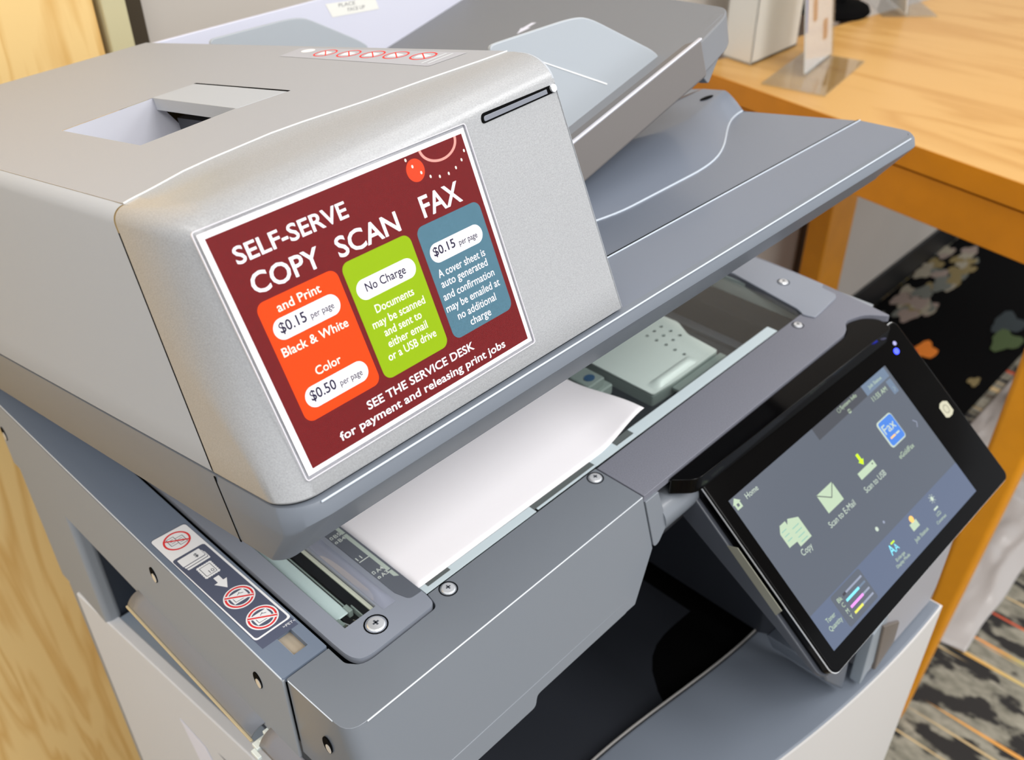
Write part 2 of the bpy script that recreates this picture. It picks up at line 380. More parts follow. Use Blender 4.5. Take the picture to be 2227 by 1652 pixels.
# ---------------------------------------------------------------- floor stuff under the desk
mt = thing('floor_mat', (2100, 340, -1050), 'black mat with cream, orange and green blossoms on the floor beneath the desk', 'mat')
prism('mat_body', rrect(1150, 150, 3300, 552, 30), ident, -1049.6, -1044, BLACKM, mt, bevel=2)
A = Art(lambda u, v, h: (u, v, -1043.8+h*0.5)); rnd = random.Random(3)
cols = [ink('blossom_cream', rgb(150, 144, 128)), ink('blossom_grey', rgb(104, 108, 102)), ink('blossom_rose', rgb(142, 128, 120)), ink('blossom_sand', rgb(128, 114, 76))]
def blob(x, y, r, m, lv):
    n = 18; ph = rnd.random()*6
    A.poly([(x+r*(1+0.22*math.sin(3*t+ph)+0.12*math.sin(5*t+ph))*math.cos(t), y+0.62*r*(1+0.22*math.sin(3*t+ph)+0.12*math.sin(5*t+ph))*math.sin(t)) for t in [2*math.pi*i/n for i in range(n)]], m, lv)
for i in range(46):
    x = rnd.uniform(2060, 2700); y = rnd.uniform(430, 535) if x < 2300 else rnd.uniform(440, 545)
    blob(x, y, rnd.uniform(16, 44), cols[i % 4], 1+i*0.05)
blob(2040, 345, 46, ink('blossom_orange', rgb(226, 128, 40)), 4); blob(2010, 372, 26, ink('blossom_red', rgb(206, 74, 44)), 4.2)
blob(2235, 205, 58, ink('blossom_green', rgb(72, 90, 52)), 4); blob(2330, 235, 62, ink('blossom_teal', rgb(46, 56, 60)), 3.8); blob(1990, 190, 22, cols[3], 4)
A.build('blossom_print', mt)
import mathutils.noise as mn
def film(u, v):
    x = 1130+u*1900; y = -150+v*275
    e = min(u, 1-u, v, 1-v)*8; z = 30*abs(mn.noise(Vector((x/170, y/110, 3))))+22*abs(mn.noise(Vector((x/60, y/50, 9))))+34*abs(mn.noise(Vector((x/420, y/300, 1))))
    return (x+26*mn.noise(Vector((y/90, 2, 0))), y-12*mn.noise(Vector((x/160, 5, 0))) if v < .9 else y, -1046+z*min(1, e)+3)
fl = grid('plastic_sheet', film, 110, 60, mat('crumpled_grey_plastic', rgb(172, 168, 166), 0.3, 0.0), None, origin=(2000, -100, -1050), solid=1.0)
tag(fl, 'crumpled shiny grey plastic sheet lying on the floor behind the desk leg', 'plastic sheet')
# ================================================================ THE COPIER
cop = thing('photocopier', (150, 120, -1050), 'large grey office photocopier with its document feeder lid propped partly open', 'photocopier')
# ---- scanner unit -------------------------------------------------------------
BZ = -66
box('scanner_chassis', -125, 427, -82, 348, -64, -40, DARK, cop)
# side rail with sensor window
prism('side_rail', rpoly([(-129, -34.2), (-99.4, -34.2), (-101.6, 352), (-131, 352)], [1.5, 1, 1, 1]), ident, -4, 0, RAILB, cop,
      holes=[[(-115.5, -25.5), (-115.5, -8), (-106, -8), (-106, -25.5)]], bevel=0.5)
rail = bpy.data.objects['side_rail']
box('rail_side_face', -129.6, -127.4, -34.6, 352, -78, -1.2, SIDEG, cop, bevel=1)
box('sensor_window', -117, -104.5, -27, -7, -5.6, -4.4, mat('window_taupe', rgb(176, 164, 146), 0.35), rail)
box('window_lip', -116.3, -115.3, -25.5, -8, -4, -0.2, SCREW, rail)
def screw(c, ax, parent, r=4.4, name='screw', well=True):
    c = Vector(c); ax = Vector(ax).normalized()
    w = lathe('screw_well', [(r*1.3, -0.9), (r*1.32, 0.12), (r*1.16, 0.14), (r*1.1, -0.6)], c, ax, BLACKM, parent, n=20) if well else None
    s = None if 0 else lathe(name, [(r, -1.0), (r, 0.3), (r*0.86, 1.1), (r*0.5, 1.5), (0.1, 1.6)], c, ax, SCREW, parent, n=20)
    for q in (0, 1): box('drive_slot', -r*0.36, r*0.36, -r*0.1, r*0.1, 0.9, 1.72, DARKG, s, fn=lambda a, b, h, q=q: (c.x+(a if q else b), c.y+(b if q else a), c.z+h)) if ax.z > 0.9 else None
    return s
def slotscrew(y, z, x=-129.9):
    prism('screw_slot', ellipse(y, z, 4.2, 6.5, 16), lambda p, q, t: (x+t, p, q), -0.25, 0.3, BLACKM, rail)
    prism('screw', ellipse(y-0.8, z-1.8, 2.6, 3.6, 14), lambda p, q, t: (x+t, p, q), -0.6, -0.2, SCREW, rail)
slotscrew(110, -27); slotscrew(-5, -27); slotscrew(344, -43)
# front cover (leans forward as it drops)
def fy(z): return -87+0.30*z
fc = rpoly([(-127.6, -35.6), (-126, -86.5), (89, -87), (97, -87), (105, -87), (115.6, -87), (115.6, -46.6), (105, -46.6), (97, -46.6), (89, -46.6), (-36.2, -46.6), (-38.4, -57.4), (-93, -58.6), (-99.6, -50), (-99.6, -35.6)], [1, 11, 0, 0, 0, 1, 0.5, 0, 0, 0, 0.5, 4, 9, 2, 0.5], 5)
V = []; n = len(fc)
for z in (0, BZ):
    for x, y in fc:
        zz = z if x < 89 else z*(1-(x-89)/26.6*0.42) if z else 0
        k = smoothstep((-40-y)/40); V.append((x, y+0.30*zz*k, zz))
mk('front_cover', V, [tuple(range(n)), tuple(range(2*n-1, n-1, -1))]+[(i, (i+1) % n, (i+1) % n+n, i+n) for i in range(n)], BODYG, cop, bevel=1.8, seg=4)
fcv = bpy.data.objects['front_cover']
def FF(x, z, t): return (x, fy(z)-t, z)
prism('cover_skirt', rpoly([(-112, -60), (-112, -73.5), (-10, -73.5), (-7, -68), (-5, -67), (80, -66.4), (86, -62), (78, -58)], [1, 2, 3, 2, 2, 2, 2, 2]), FF, -3, 0.05, BODYG, fcv, bevel=0.8)
screw((-25, -52.3, 0), (0, 0, 1), fcv); screw((108.2, -52.8, 0), (0, 0, 1), fcv)
prism('screw_slot', ellipse(-66, -28, 4, 6.5, 16), lambda p, q, t: (-127.6+t, p, q), -0.25, 0.3, BLACKM, fcv)
prism('screw', ellipse(-67, -30, 2.4, 3.4, 14), lambda p, q, t: (-127.6+t, p, q), -0.5, -0.2, SCREW, fcv)
# platen frame with the slit window opening
pf = rpoly([(-98.6, 348), (-96.6, -34), (-96.2, -50), (-91, -57.2), (-39, -56), (-37.6, -47), (-37.2, 348)], [1, 2, 7, 10, 4, 1, 1], 6)
slot = [(-85.6, 300), (-85.6, -32.6), (-63.4, -32.6), (-63.4, 300)]
prism('platen_frame', pf, ident, -3.2, 1.6, FRAMEG, cop, holes=[slot], bevel=1.0, seg=3)
pfr = bpy.data.objects['platen_frame']
screw((-71.7, -43.0, 1.6), (0, 0, 1), pfr, 5.4)
# slit scanning window: green strip, chrome guide, wiring
multibox('scan_slit', [(-86, -63, -33, 300, -24, -22)], BLACKM, pfr)
box('white_reference_strip', -81.5, -72.5, -18, 300, -9, -7.6, GREEN, pfr, bevel=0.8)
box('mirror_strip', -84.6, -82, -26, 300, -8, -6, STEELD, pfr, bevel=0.5)
box('edge_strip', -66.2, -63.7, -32, 300, -2.0, -0.6, mat('pale_edge_plastic', rgb(190, 196, 182), 0.4), pfr, bevel=0.3)
box('lamp_tube', -71.4, -70.6, -14, 300, -9.5, -8.7, STEELD, pfr)
for i in range(9):
    lathe('wire', [(0.45, 0), (0.45, 12+rnd.random()*6)], (-80+i*1.5+rnd.random(), -20-rnd.random()*5, -12+rnd.random()*4), (rnd.uniform(-.4, .4), -1, rnd.uniform(-.5, .4)), [SCREW, GOLD, BLACKM][i % 3], pfr, n=8)
multibox('lamp_holder', [(-83, -79.5, -24, -18, -14, -7), (-73, -70, -19, -13, -12, -6.5), (-69, -68, -26, -15, -12, -7)], [STEELD], pfr, bevel=0.5)
box('slit_glass', -85.6, -66.4, -32.6, 300, -1.4, -0.8, GLASS, pfr)
# raised feed ramp with glossy highlight
grid('feed_ramp', lambda u, v: (-62+u*9, -38+v*96, 1.7+3.2*math.sin(math.pi*u)*smoothstep(v*6)*smoothstep((1-v)*1.6)), 10, 24, mat('ramp_gloss_plastic', rgb(140, 145, 160), 0.07, 0.0, spec=0.9), pfr)
# size ruler strip
rl = rpoly([(-49.3, 300), (-49.6, -33), (-46.5, -43), (-37.6, -43.4), (-37.6, 300)], [0, 1, 3, 1, 0])
rul = prism('size_ruler', rl, ident, 1.55, 1.95, mat('ruler_slate', rgb(92, 97, 106), 0.4), pfr)
RW = ink('ruler_print', rgb(206, 214, 208)); RB = ink('ruler_bar', rgb(172, 184, 176))
A = Art(lambda u, v, h: (u, v, 1.97+h*0.1))
for a, b in ((100, 26), (25, -17), (-18, -25)): A.poly([(-41.6, a), (-39, a), (-39, b), (-41.6, b if b > -25 else b+2)], RB)
A.line((-48.9, 0.0), (-41.6, 0.0), 0.6, RW)
def rtext(t, x0, y0, L, cap): A.text(t, x0, y0, x0+L, y0, cap, RW, bold=0.02)
rtext('B5', -46.2, 26.5, 4.6, 3.0); rtext('B4', -46.2, 21.8, 4.6, 3.0); rtext('11', -48.6, 1.6, 3.6, 3.0); rtext('A4', -46.3, -14.2, 4.8, 3.0); rtext('A3', -46.3, -19, 4.8, 3.0)
for y, lo in ((27, 1), (22.3, 0), (-13.7, 1), (-18.5, 0)):
    P = [(-49, y), (-47.2, y), (-47.2, y+(2.1 if lo else 1.4)), (-48, y+(2.6 if lo else 1.9)), (-49, y+(2.1 if lo else 1.4))]
    Q = [(-48.6, y+.35), (-47.6, y+.35), (-47.6, y+(1.8 if lo else 1.1)), (-48, y+(2.1 if lo else 1.4)), (-48.6, y+(1.8 if lo else 1.1))]
    A.poly(P, RW, holes=[Q])
A.build('ruler_lettering', rul and pfr)
# platen glass and what lies beneath
box('platen_glass', -38, 390, -46, 300, -2.6, -0.4, GLASS, cop)
wellm = mat('scanner_well_metal', rgb(186, 198, 195), 0.5, 0.0)
well = multibox('scanner_well', [(-38, 400, -47, 300, -64, -62), (-38, -36, -47, 300, -62, -3), (398, 400, -47, 300, -62, -3), (-38, 400, -47, -45.6, -62, -3), (-38, 400, 298, 300, -62, -3)], [wellm], cop)
FR = mat('front_scale_strip', rgb(196, 210, 216), 0.4)
multibox('front_scale_bar', [(-36.4, 58, -46, -39.6, -0.35, 0.15), (60, 118, -45.6, -43.8, -0.35, 0.1), (118, 144, -45.8, -36.4, -0.35, 0.15), (163, 347, -45.8, -36.6, -0.35, 0.15), (144, 163, -45.8, -42.2, -0.35, 0.15)], [FR], cop, bevel=0.2)
for wq in ((58, 118, -43.7, -38.8, -0.35, -0.1), (144, 163, -41.6, -36.6, -0.35, 0.0), (-32, -14, -42.5, -39.7, 0.16, 0.3)): box('scale_window', *wq, mat('window_smoke', rgb(92, 98, 98), 0.2), bpy.data.objects['front_scale_bar'])
# lens cover inside, perforated pressed steel
ou = rpoly([(246, -19), (262, 19), (240, 48), (268, 62), (338, 62), (341, 42), (331, 26), (328, -9), (316, -8), (268, -8), (262, -19)], 2)
lens = rpoly([(240, -4), (240, 66), (268, 108), (338, 108), (340, 44), (330, 27), (327, -6), (268, -6)], 3)
lc = prism('lens_cover', lens, ident, -29, -27.8, STEEL, cop, bevel=0.4,
      holes=[ellipse(x, y, 1.9, 1.7, 12) for x, y in ((324, 51), (314, 51), (304, 51), (324, 41), (314, 41), (304, 41), (324, 31), (314, 31), (304, 31), (303, 21), (303, 11.5), (302.5, 2))])
prism('cover_wall', rpoly([(240, -4), (240, 66), (268, 108), (338, 108), (340, 44), (330, 27), (327, -6), (268, -6)], 3), ident, -62, -30.5, STEELD, lc)
grid('pressed_rib', lambda u, v: (246+u*58, -3+v*11, -27.7+3.4*math.sin(math.pi*v)*smoothstep(u*6)*smoothstep((1-u)*6)), 20, 8, STEEL, lc)
box('fold_flange', 262, 330, -13, -6.5, -34, -31, STEELD, lc, bevel=0.6)
multibox('lens_rail', [(352, 362, -40, 298, -40, -36), (342, 350, -44, 298, -56, -50)], [DARKG], cop, bevel=1)
box('lens_housing', 366, 396, -44, 298, -60, -16, BLACKM, cop, bevel=2)
multibox('bracket', [(150, 232, 30, 44, -40, -30), (206, 226, 34, 60, -30, -22)], [STEELD], well, bevel=1.5)
prism('blue_mark', ellipse(216, 42, 5, 4, 14), ident, -21.9, -21.4, ink('blue_marker', rgb(50, 90, 130)), well)
multibox('well_rib', [(40, 236, 8, 12, -62, -54), (60, 238, -30, -26, -62, -52), (180, 184, -44, 290, -62, -56)], [wellm], well, bevel=1.5)
# right-hand frame piece and panel
rp = rpoly([(116.6, -47.2), (116.6, -87), (386, -87.6), (390, -86.4), (396, -78), (431.5, -104), (449, -4), (446, 330), (400, 350), (398, 40), (386.5, -44.6), (382.4, -47.2)], [0.5, 1, 6, 2, 2, 4, 20, 2, 2, 2, 2, 0.5])
def RPz(x, y, t): return (x, y, t)
rpn = prism('right_panel', rpoly([(116.6, -47.2), (116.6, -87), (384, -87.8), (398, -78.5), (418, -84.5), (431.5, -103), (442, -24), (446, 350), (400, 350), (399.4, 24), (385.8, -46.4)], [0.5, 1, 10, 6, 8, 4, 40, 1, 1, 2, 1]), RPz, -6, 0, BODYT, cop, bevel=0.8, seg=3)
prism('hinge_side_plate', rpoly([(401, 348), (399.8, 30), (386.5, -40), (383.5, -46), (381.4, -48.6), (384.6, -58.6), (425, -55.6), (430, -52), (432, -38), (438, -36), (441, 348)], [1, 1, 1, 1, 2, 2, 5, 2, 2, 1, 1]), ident, 0.0, 1.3, FRAMEG, rpn, bevel=0.6)
screw((365.8, -53.5, 0), (0, 0, 1), rpn, 3.8); screw((416.8, -9.2, 1.3), (0, 0, 1), rpn, 4.2)
prism('panel_front_lip', rpoly([(117, -5), (117, -39), (122, -39), (134, -31), (131, -5)], [0, 2, 3, 3, 0]), lambda p, q, t: (p, fy(q)+t, q), 0, 4, BODYG, rpn, bevel=0.6)
box('panel_side_wall', 427, 447, -80, 350, -66, -5.5, SIDEG, rpn)
# black moulded recess behind the screen and the roll of the hinge barrel
prism('recess_band', rpoly([(142, -87.6), (384, -88.6), (398, -79.3), (416, -85.2), (424, -97), (418, -110), (156, -102)], [3, 9, 6, 8, 5, 5, 6]), ident, -15, -2.2, BLACK, cop, bevel=2.5, seg=3)
lathe('hinge_barrel', [(0.1, 0), (13, 0), (13, 40), (0.1, 40)], (131.5, -84, -30), (1, 0, 0), BODYG, cop)
# ---- display panel ------------------------------------------------------------
UU = Vector((0.99917, -0.02755, 0.02985)); VV = Vector((0.00302, 0.78327, 0.62167)); NN = UU.cross(VV)
O = Vector((169.07, -95.21, -16))
def DV(a, b, h): return tuple(O+UU*((a+11)*271.76/269)+VV*((b-143)*158.88/155)+NN*h)
DR = rrect(-11, -12, 258, 143, 6)
dsp = prism('control_panel', DR, DV, -11, 0, BLACK, cop, bevel=1.2, seg=3)
V = []; back = rrect(-14, -13, 260, 144, 9)
for h, k in ((-11, 0), (-13, 0), (0, 1)):
    for a, b in back:
        if k: V.append(DV(a*0.985+1, b*0.985, -17-20*smoothstep((b+12)/155)))
        else: V.append(DV(a, b, h))
n = len(back)
mk('back_shell', V, [tuple(range(n)), tuple(range(3*n-1, 2*n-1, -1))]+[(j*n+i, j*n+(i+1) % n, (j+1)*n+(i+1) % n, (j+1)*n+i) for j in (0, 1) for i in range(n)], DARKG, dsp, bevel=1.5)
prism('bezel_rim', rrect(-11.4, -12.4, 258.4, 143.4, 6), DV, -2.6, -1.6, SCREW, dsp, holes=[rrect(-9.4, -10.4, 256.4, 141.4, 5)])
prism('side_sensor_strip', [(40, -11), (42, -3), (92, -3), (96, -11)], lambda p, q, t: DV(-14.3-t, p, q), -0.2, 0.4, mat('olive_glass', rgb(130, 130, 118), 0.2), dsp)
# the lit screen is a display: it gives off its own light
def lcd(name, r, g, b, s=0.62):
    s *= 2.3
    return mat('lcd_'+name, (0.01, 0.01, 0.012, 1), 0.2, spec=0.25, emit=rgb(r, g, b), es=s)
L0 = lcd('slate', 90, 97, 108); L1 = lcd('bar', 94, 106, 130); L2 = lcd('tab', 108, 126, 148); L3 = lcd('dark', 70, 73, 80); LM = lcd('mint', 206, 228, 196, 0.50); LW = lcd('white', 216, 232, 214, 0.50)
LC = lcd('cyan', 120, 214, 232, 0.8); LMg = lcd('magenta', 226, 140, 232, 0.8); LY = lcd('yellow', 206, 206, 84, 0.8); LK = lcd('black', 60, 58, 66); LT = lcd('teal', 120, 180, 170); LB = lcd('blue', 62, 112, 190, 0.85); LO = lcd('orange', 240, 186, 100, 0.8); LG = lcd('lime', 186, 224, 20, 0.85); LGr = lcd('grey', 148, 156, 176)
A = Art(lambda u, v, h: DV(u, v, h)); A.poly([(0, 0), (214, 0), (214, 120), (0, 120)], L0, 0.06); scr = A.build('screen', dsp)
A = Art(lambda u, v, h: DV(u, v, 0.06+h*0.6))
A.poly([(0, 0), (214, 0), (214, 27), (0, 27)], L1); A.poly(rrect(24, 2, 62, 26, 2), L0, 0.15)
A.poly([(105, 110), (176, 111), (176, 120), (105, 120)], L3); A.poly([(176, 111), (211, 111.5), (211, 120), (176, 120)], L2); A.poly([(203, 98), (210, 98), (210, 110), (203, 110)], L2)
A.poly([(2, 111), (8, 111), (8, 115.2), (9.4, 115.2), (5, 119), (0.6, 115.2), (2, 115.2)], LM, 0.2, [[(3.8, 112.6), (6.2, 112.6), (6.2, 114.8), (3.8, 114.8)]])
A.text('Home', 14.8, 112.6, 28.6, 112.6, 4.0, LW)
A.poly([(22.5, 69), (31, 68.5), (31, 84.5), (24.5, 84.5), (20.5, 80), (20.5, 69)], LM, 0.2); A.poly([(33, 64.5), (43.5, 64.5), (43.5, 80.5), (34, 84.5), (29.5, 80), (29.5, 64.5)], LM, 0.25)
for y in (73, 76.5, 80): A.line((22.5, y), (28, y), 0.5, LT, 0.4); A.line((32.5, y-3), (40.5, y-3), 0.5, LT, 0.4)
A.line((32.5, 66.5), (40.5, 66.5), 0.5, LT, 0.4)
A.text('Copy', 26.4, 58.4, 38.6, 58.2, 4.4, LW)
A.poly([(69.5, 67.3), (90, 67.3), (90, 82.3), (69.5, 82.3)], LM, 0.2); A.line((69.5, 82), (81, 74), 0.7, L3, 0.4); A.line((81, 74), (90, 82), 0.7, L3, 0.4)
A.text('Scan to E-Mail', 63, 58.6, 97, 58.4, 4.4, LW)
A.poly([(116.5, 68), (138.8, 68), (138.8, 73.4), (116.5, 73.4)], LM, 0.2); A.poly([(135, 71), (136.6, 71), (136.6, 72), (135, 72)], L3, 0.4)
A.poly([(126.2, 84.4), (129.2, 84.4), (129.2, 79), (131.2, 79), (127.7, 75.2), (124.2, 79), (126.2, 79)], LG, 0.3)
A.text('Scan to USB', 112.8, 58.6, 142, 58.4, 4.4, LW)
A.poly(rrect(164, 68.6, 186, 91, 3), LW, 0.15); A.poly(rrect(165.6, 69.6, 185.4, 90, 2.4), LB, 0.3)
A.text('Fax', 167, 79.6, 183, 79.4, 7.2, LW, 0.4, 0.05); A.poly([(169, 74.6), (176, 74.6), (176, 76), (169, 76)], LO, 0.4); A.poly([(177, 74.6), (182, 74.6), (182, 76), (177, 76)], LW, 0.4)
A.text('eGoldFax', 164.4, 58.8, 186, 58.4, 3.8, LM)
A.line((202, 74), (205, 70.8), 0.7, LGr); A.line((205, 70.8), (202, 67.6), 0.7, LGr)
A.poly(ellipse(99.6, 35.3, 1.7, 1.7, 16), LW); A.poly(ellipse(109.6, 35.2, 1.1, 1.1, 14), LGr)
A.text('System Info', 143, 116.2, 166, 116.2, 2.9, LM); A.ring(140.2, 117.2, 1.9, 1.9, 0.5, LM); A.poly(ellipse(149.5, 111.6, 2.2, 1.7, 14), LM)
A.text('11:55 AM', 178, 104.6, 199, 104.2, 3.8, LM); A.text('Job Status', 182.4, 114.2, 201.5, 114, 2.6, LM)
A.line((206, 103.6), (207.8, 101.8), 0.5, LW); A.line((207.8, 101.8), (206, 100), 0.5, LW)
A.text('Toner', 9.2, 15.2, 19.6, 15, 3.2, LM); A.text('Quantity', 7.4, 9.8, 22.4, 9.6, 3.4, LM)
for t, y in (('Bk', 19), ('C', 14.6), ('M', 9.8), ('Y', 5.2)): A.text(t, 30.3-len(t)*1.2, y, 30.3+len(t)*1.5, y, 3.0, LM)
for y, m2, e in ((20.8, LK, 39), (16.4, LC, 51.6), (11.2, LMg, 51.4), (6.6, LY, 46)):
    A.poly([(35, y-0.7), (60, y-0.7), (60, y+0.7), (35, y+0.7)], LGr if m2 in (LK, LMg, LY) else L2, 0.2); A.poly([(35, y-0.9), (e, y-0.9), (e, y+0.9), (35, y+0.9)], m2, 0.35)
A.text('A', 96.6, 14, 102.6, 14, 7, LC, 0.3, 0.05); A.text('A', 102.8, 14, 107.4, 14, 5, LC, 0.3, 0.05); A.poly([(102, 20), (107, 20), (107, 21.2), (102, 21.2)], LG, 0.3)
A.text('Enlarge', 97, 8.6, 109, 8.4, 2.3, LM); A.text('Display Mode', 93.5, 5, 112, 4.8, 2.3, LM)
A.poly([(129.5, 14.5), (139, 14.5), (139, 20), (129.5, 20)], LM, 0.2); A.poly(ellipse(135, 22, 2.6, 2.6, 16), LO, 0.3); A.text('Job Status', 124.6, 7.6, 144, 7.4, 2.8, LM)
A.poly(ellipse(166.6, 21.2, 1.8, 1.8, 14), LW, 0.3)
for k in range(8): a = k*math.pi/4; A.line((166.6+2.4*math.cos(a), 21.2+2.4*math.sin(a)), (166.6+3.6*math.cos(a), 21.2+3.6*math.sin(a)), 0.5, LW, 0.3)
A.poly([(161, 13.4), (167, 13.4), (167, 14.8), (161, 14.8)], LW, 0.3); A.text('LCD', 160, 8.8, 166, 8.6, 2.6, LM); A.text('Contrast', 155, 4.6, 169, 4.4, 2.2, LM)
A.build('screen_icons', scr)
led = mat('blue_led', (0.02, 0.03, 0.3, 1), 0.3, emit=(0.03, 0.05, 1.0, 1), es=4)
prism('power_light', ellipse(236, 122.6, 3.4, 2.6, 18), DV, -0.2, 0.35, led, dsp)
prism('status_light', ellipse(240, 128.4, 2.2, 1.8, 14), DV, -0.2, 0.3, mat('grey_led', rgb(150, 150, 200), 0.3), dsp)
A = Art(lambda u, v, h: DV(u, v, h*0.4)); OL = ink('button_print', rgb(172, 170, 150))
A.poly([(237.5+0, 57), (241, 55.2), (246, 55.2), (250.5, 57), (250.5, 66), (246, 68.4), (241, 68.4), (237.5, 66)], OL); A.ring(244, 61.8, 3.4, 3.6, 0.5, ink('button_mark', rgb(96, 96, 88)), 0.3)
A.build('home_button', dsp)
# ---- pillar, delivery cavity and lower body ------------------------------------
prism('display_pillar', rpoly([(288, 300), (288, 6), (287, -111), (330, -190), (424, -198), (431, -190), (431, 300)], [2, 0, 2, 6, 10, 4, 2]), lambda p, q, t: (p, q if t < -150 else max(q, -150+(-150-t)*-0.4+40*0), t), -266, -66, DARK, cop, bevel=2)
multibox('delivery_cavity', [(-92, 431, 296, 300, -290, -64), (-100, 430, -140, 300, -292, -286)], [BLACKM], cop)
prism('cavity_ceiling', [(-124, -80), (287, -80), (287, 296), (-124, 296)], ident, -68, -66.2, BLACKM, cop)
def frontv(x): return min(-146, -216+150*((431-x)/600)**2)
def lipv(x): return -84-24*smoothstep((x-60)/240)
xs = [-112+i*543/40 for i in range(41)]
top = [(x, frontv(x)) for x in xs]; lip = [(x, lipv(x)) for x in reversed(xs)]
prism('front_deck', top+lip, ident, -292, -266, mat('deck_slate_plastic', rgb(110, 118, 130), 0.42, bump=0.04, bscale=1200), cop, bevel=3, seg=3)
grid('output_tray', lambda u, v: (-120+u*400, lipv(-120+u*400)+1+v*380, -287+70*smoothstep(1-u)**2*0.5+6*v), 30, 12, DARK, cop)
V = []; n = len(xs)
for z, o in ((-267, 0.8), (-1040, 0.8)):
    V += [(x, frontv(x)-o, z) for x in xs]
for z in (-267, -1040): V += [(x, frontv(x)+14, z) for x in xs]
F = [(i, i+1, n+i+1, n+i) for i in range(n-1)]+[(2*n+i, 3*n+i, 3*n+i+1, 2*n+i+1) for i in range(n-1)]+[(i, 2*n+i, 2*n+i+1, i+1) for i in range(n-1)]+[(0, n, 3*n, 2*n), (n-1, 3*n-1, 4*n-1, 2*n-1)]
def ribbed():
    M = mat('white_front_door', rgb(206, 204, 202), 0.5); return M
mk('front_door', V, F, ribbed(), cop)
box('base_cabinet', -102, 430, -78, 345, -1040, -292, WHITEP, cop, bevel=2)
for i, (x, y) in enumerate(((-95, -110), (395, -110), (-95, 310), (395, 310))):
    lathe('caster', [(0.1, -20), (22, -20), (26, -14), (26, 14), (22, 20), (0.1, 20)], (x, y, -1024), (1, 0, 0), BLACKM, cop)
prism('front_fascia', rpoly([(309, -262), (303, -196), (330, -150), (424, -150), (430, -200), (430, -248), (424, -264)], [2, 3, 6, 5, 6, 5, 3]), lambda p, q, t: (p, -203+t-(p-309)*0.03, q), 0, 60, mat('fascia_grey', rgb(158, 158, 164), 0.45), cop, bevel=2)
prism('usb_port_cover', [(276, -192), (300, -186), (310, -240), (300, -252), (282, -262)], lambda p, q, t: (p+12, -204+t, q), 0, 10, mat('cover_blue_grey', rgb(140, 150, 160), 0.35), cop, bevel=1)
prism('port_recess', [(304, -192), (346, -222), (350, -252), (318, -262)], lambda p, q, t: (p-2, -206.5+t, q), 0, 6, mat('recess_brown_grey', rgb(104, 96, 90), 0.4), cop, bevel=1.5)
prism('pillar_foot', [(208, -176), (262, -190), (272, -262), (224, -205)], lambda p, q, t: (p+8, -196+t, q), 0, 50, mat('foot_slate', rgb(84, 92, 104), 0.4), cop, bevel=2)
# left side: rear column, ledge, white side panel, smoked flap
box('column_inner_wall', -116, -60, 264, 346, -206, -66, mat('navy_black_plastic', rgb(38, 44, 54), 0.5), cop)
box('rear_column', -129, -115, 262, 348, -206, -66, SIDEG, cop, bevel=5, seg=4)
box('inner_partition', -96, -92, -60, 300, -292, -66, mat('navy_black_plastic', rgb(38, 44, 54), 0.5), cop)
prism('side_ledge', [(-127, 262), (-114.6, 62), (-112, -140), (-92, -140), (-92, 262)], ident, -212, -200.5, mat('ledge_blue_grey', rgb(132, 144, 158), 0.5, bump=0.08), cop, bevel=1.5)
prism('side_panel', [(-131.5, 313), (-116, 62), (-114, -146), (-106, -146), (-106, 62), (-121, 313)], ident, -1030, -200, WHITEP, cop, bevel=1.6)
box('rear_side_panel', -128, -60, 300, 338, -1030, -206, SIDEG, cop, bevel=2)
prism('side_sticker', [(178, -252), (146, -260), (112, -340), (154, -340)], lambda p, q, t: (-131.75+(313-p)*0.0618-0.3*t, p, q), 0, 1, CARDB, bpy.data.objects['side_panel'])
def flap(u, v):
    y = 150-u*150; a = v*1.25
    return (-128.5-9.5*math.sin(a)*1.02, y+8*v, -72-14*(1-math.cos(a))-6*v)
fp = grid('smoked_side_flap', flap, 12, 8, mat('flap_smoke_grey', rgb(124, 128, 136), 0.3, 0.0), cop, solid=1.0)
def flap2(u, v):
    y = -6-u*70; a = v*1.25
    return (-128.5-10*math.sin(a), y+4*v, -71-13*(1-math.cos(a))-5*v)
grid('lower_side_flap', flap2, 8, 8, mat('flap_grey', rgb(128, 130, 138), 0.35), cop, solid=1.0)
multibox('flap_edge_trim', [(-139, -137.4, 6, 158, -88.8, -87)], [GOLD], fp, bevel=0.3)
multibox('flap_hinge', [(-140, -131, -3, 3, -88, -85), (-137, -134, -6, -1, -85, -81), (-133, -128, -5, 0, -80, -77), (-143, -140, -8, 0, -89, -86)], [STEEL], cop, bevel=0.6)
# rear hinges of the lid
for x in (-40, 330):
    box('lid_hinge', x, x+46, 330, 374, -20, 30, DARKG, cop, bevel=3)
# ---- lid and document feeder ----------------------------------------------------
AL = math.radians(13.3)
P0 = Vector((0, -74.815, 124.146)); EV = Vector((0, math.cos(AL), -math.sin(AL))); EW = Vector((0, math.sin(AL), math.cos(AL)))
def LV(x, v, w): return tuple(P0+Vector((x, 0, 0))+EV*v+EW*w)
XR = 73.5   # right end of the feeder cover
def wtop(x, v): return 153+0.069*(x+138)+0.041*(v-50)
def EX(p, q, r): return LV(0.936*p-17.6, 0.936*q-21.5, 0.936*r+15.0)   # exit tray frame
lidm = [LIDG]
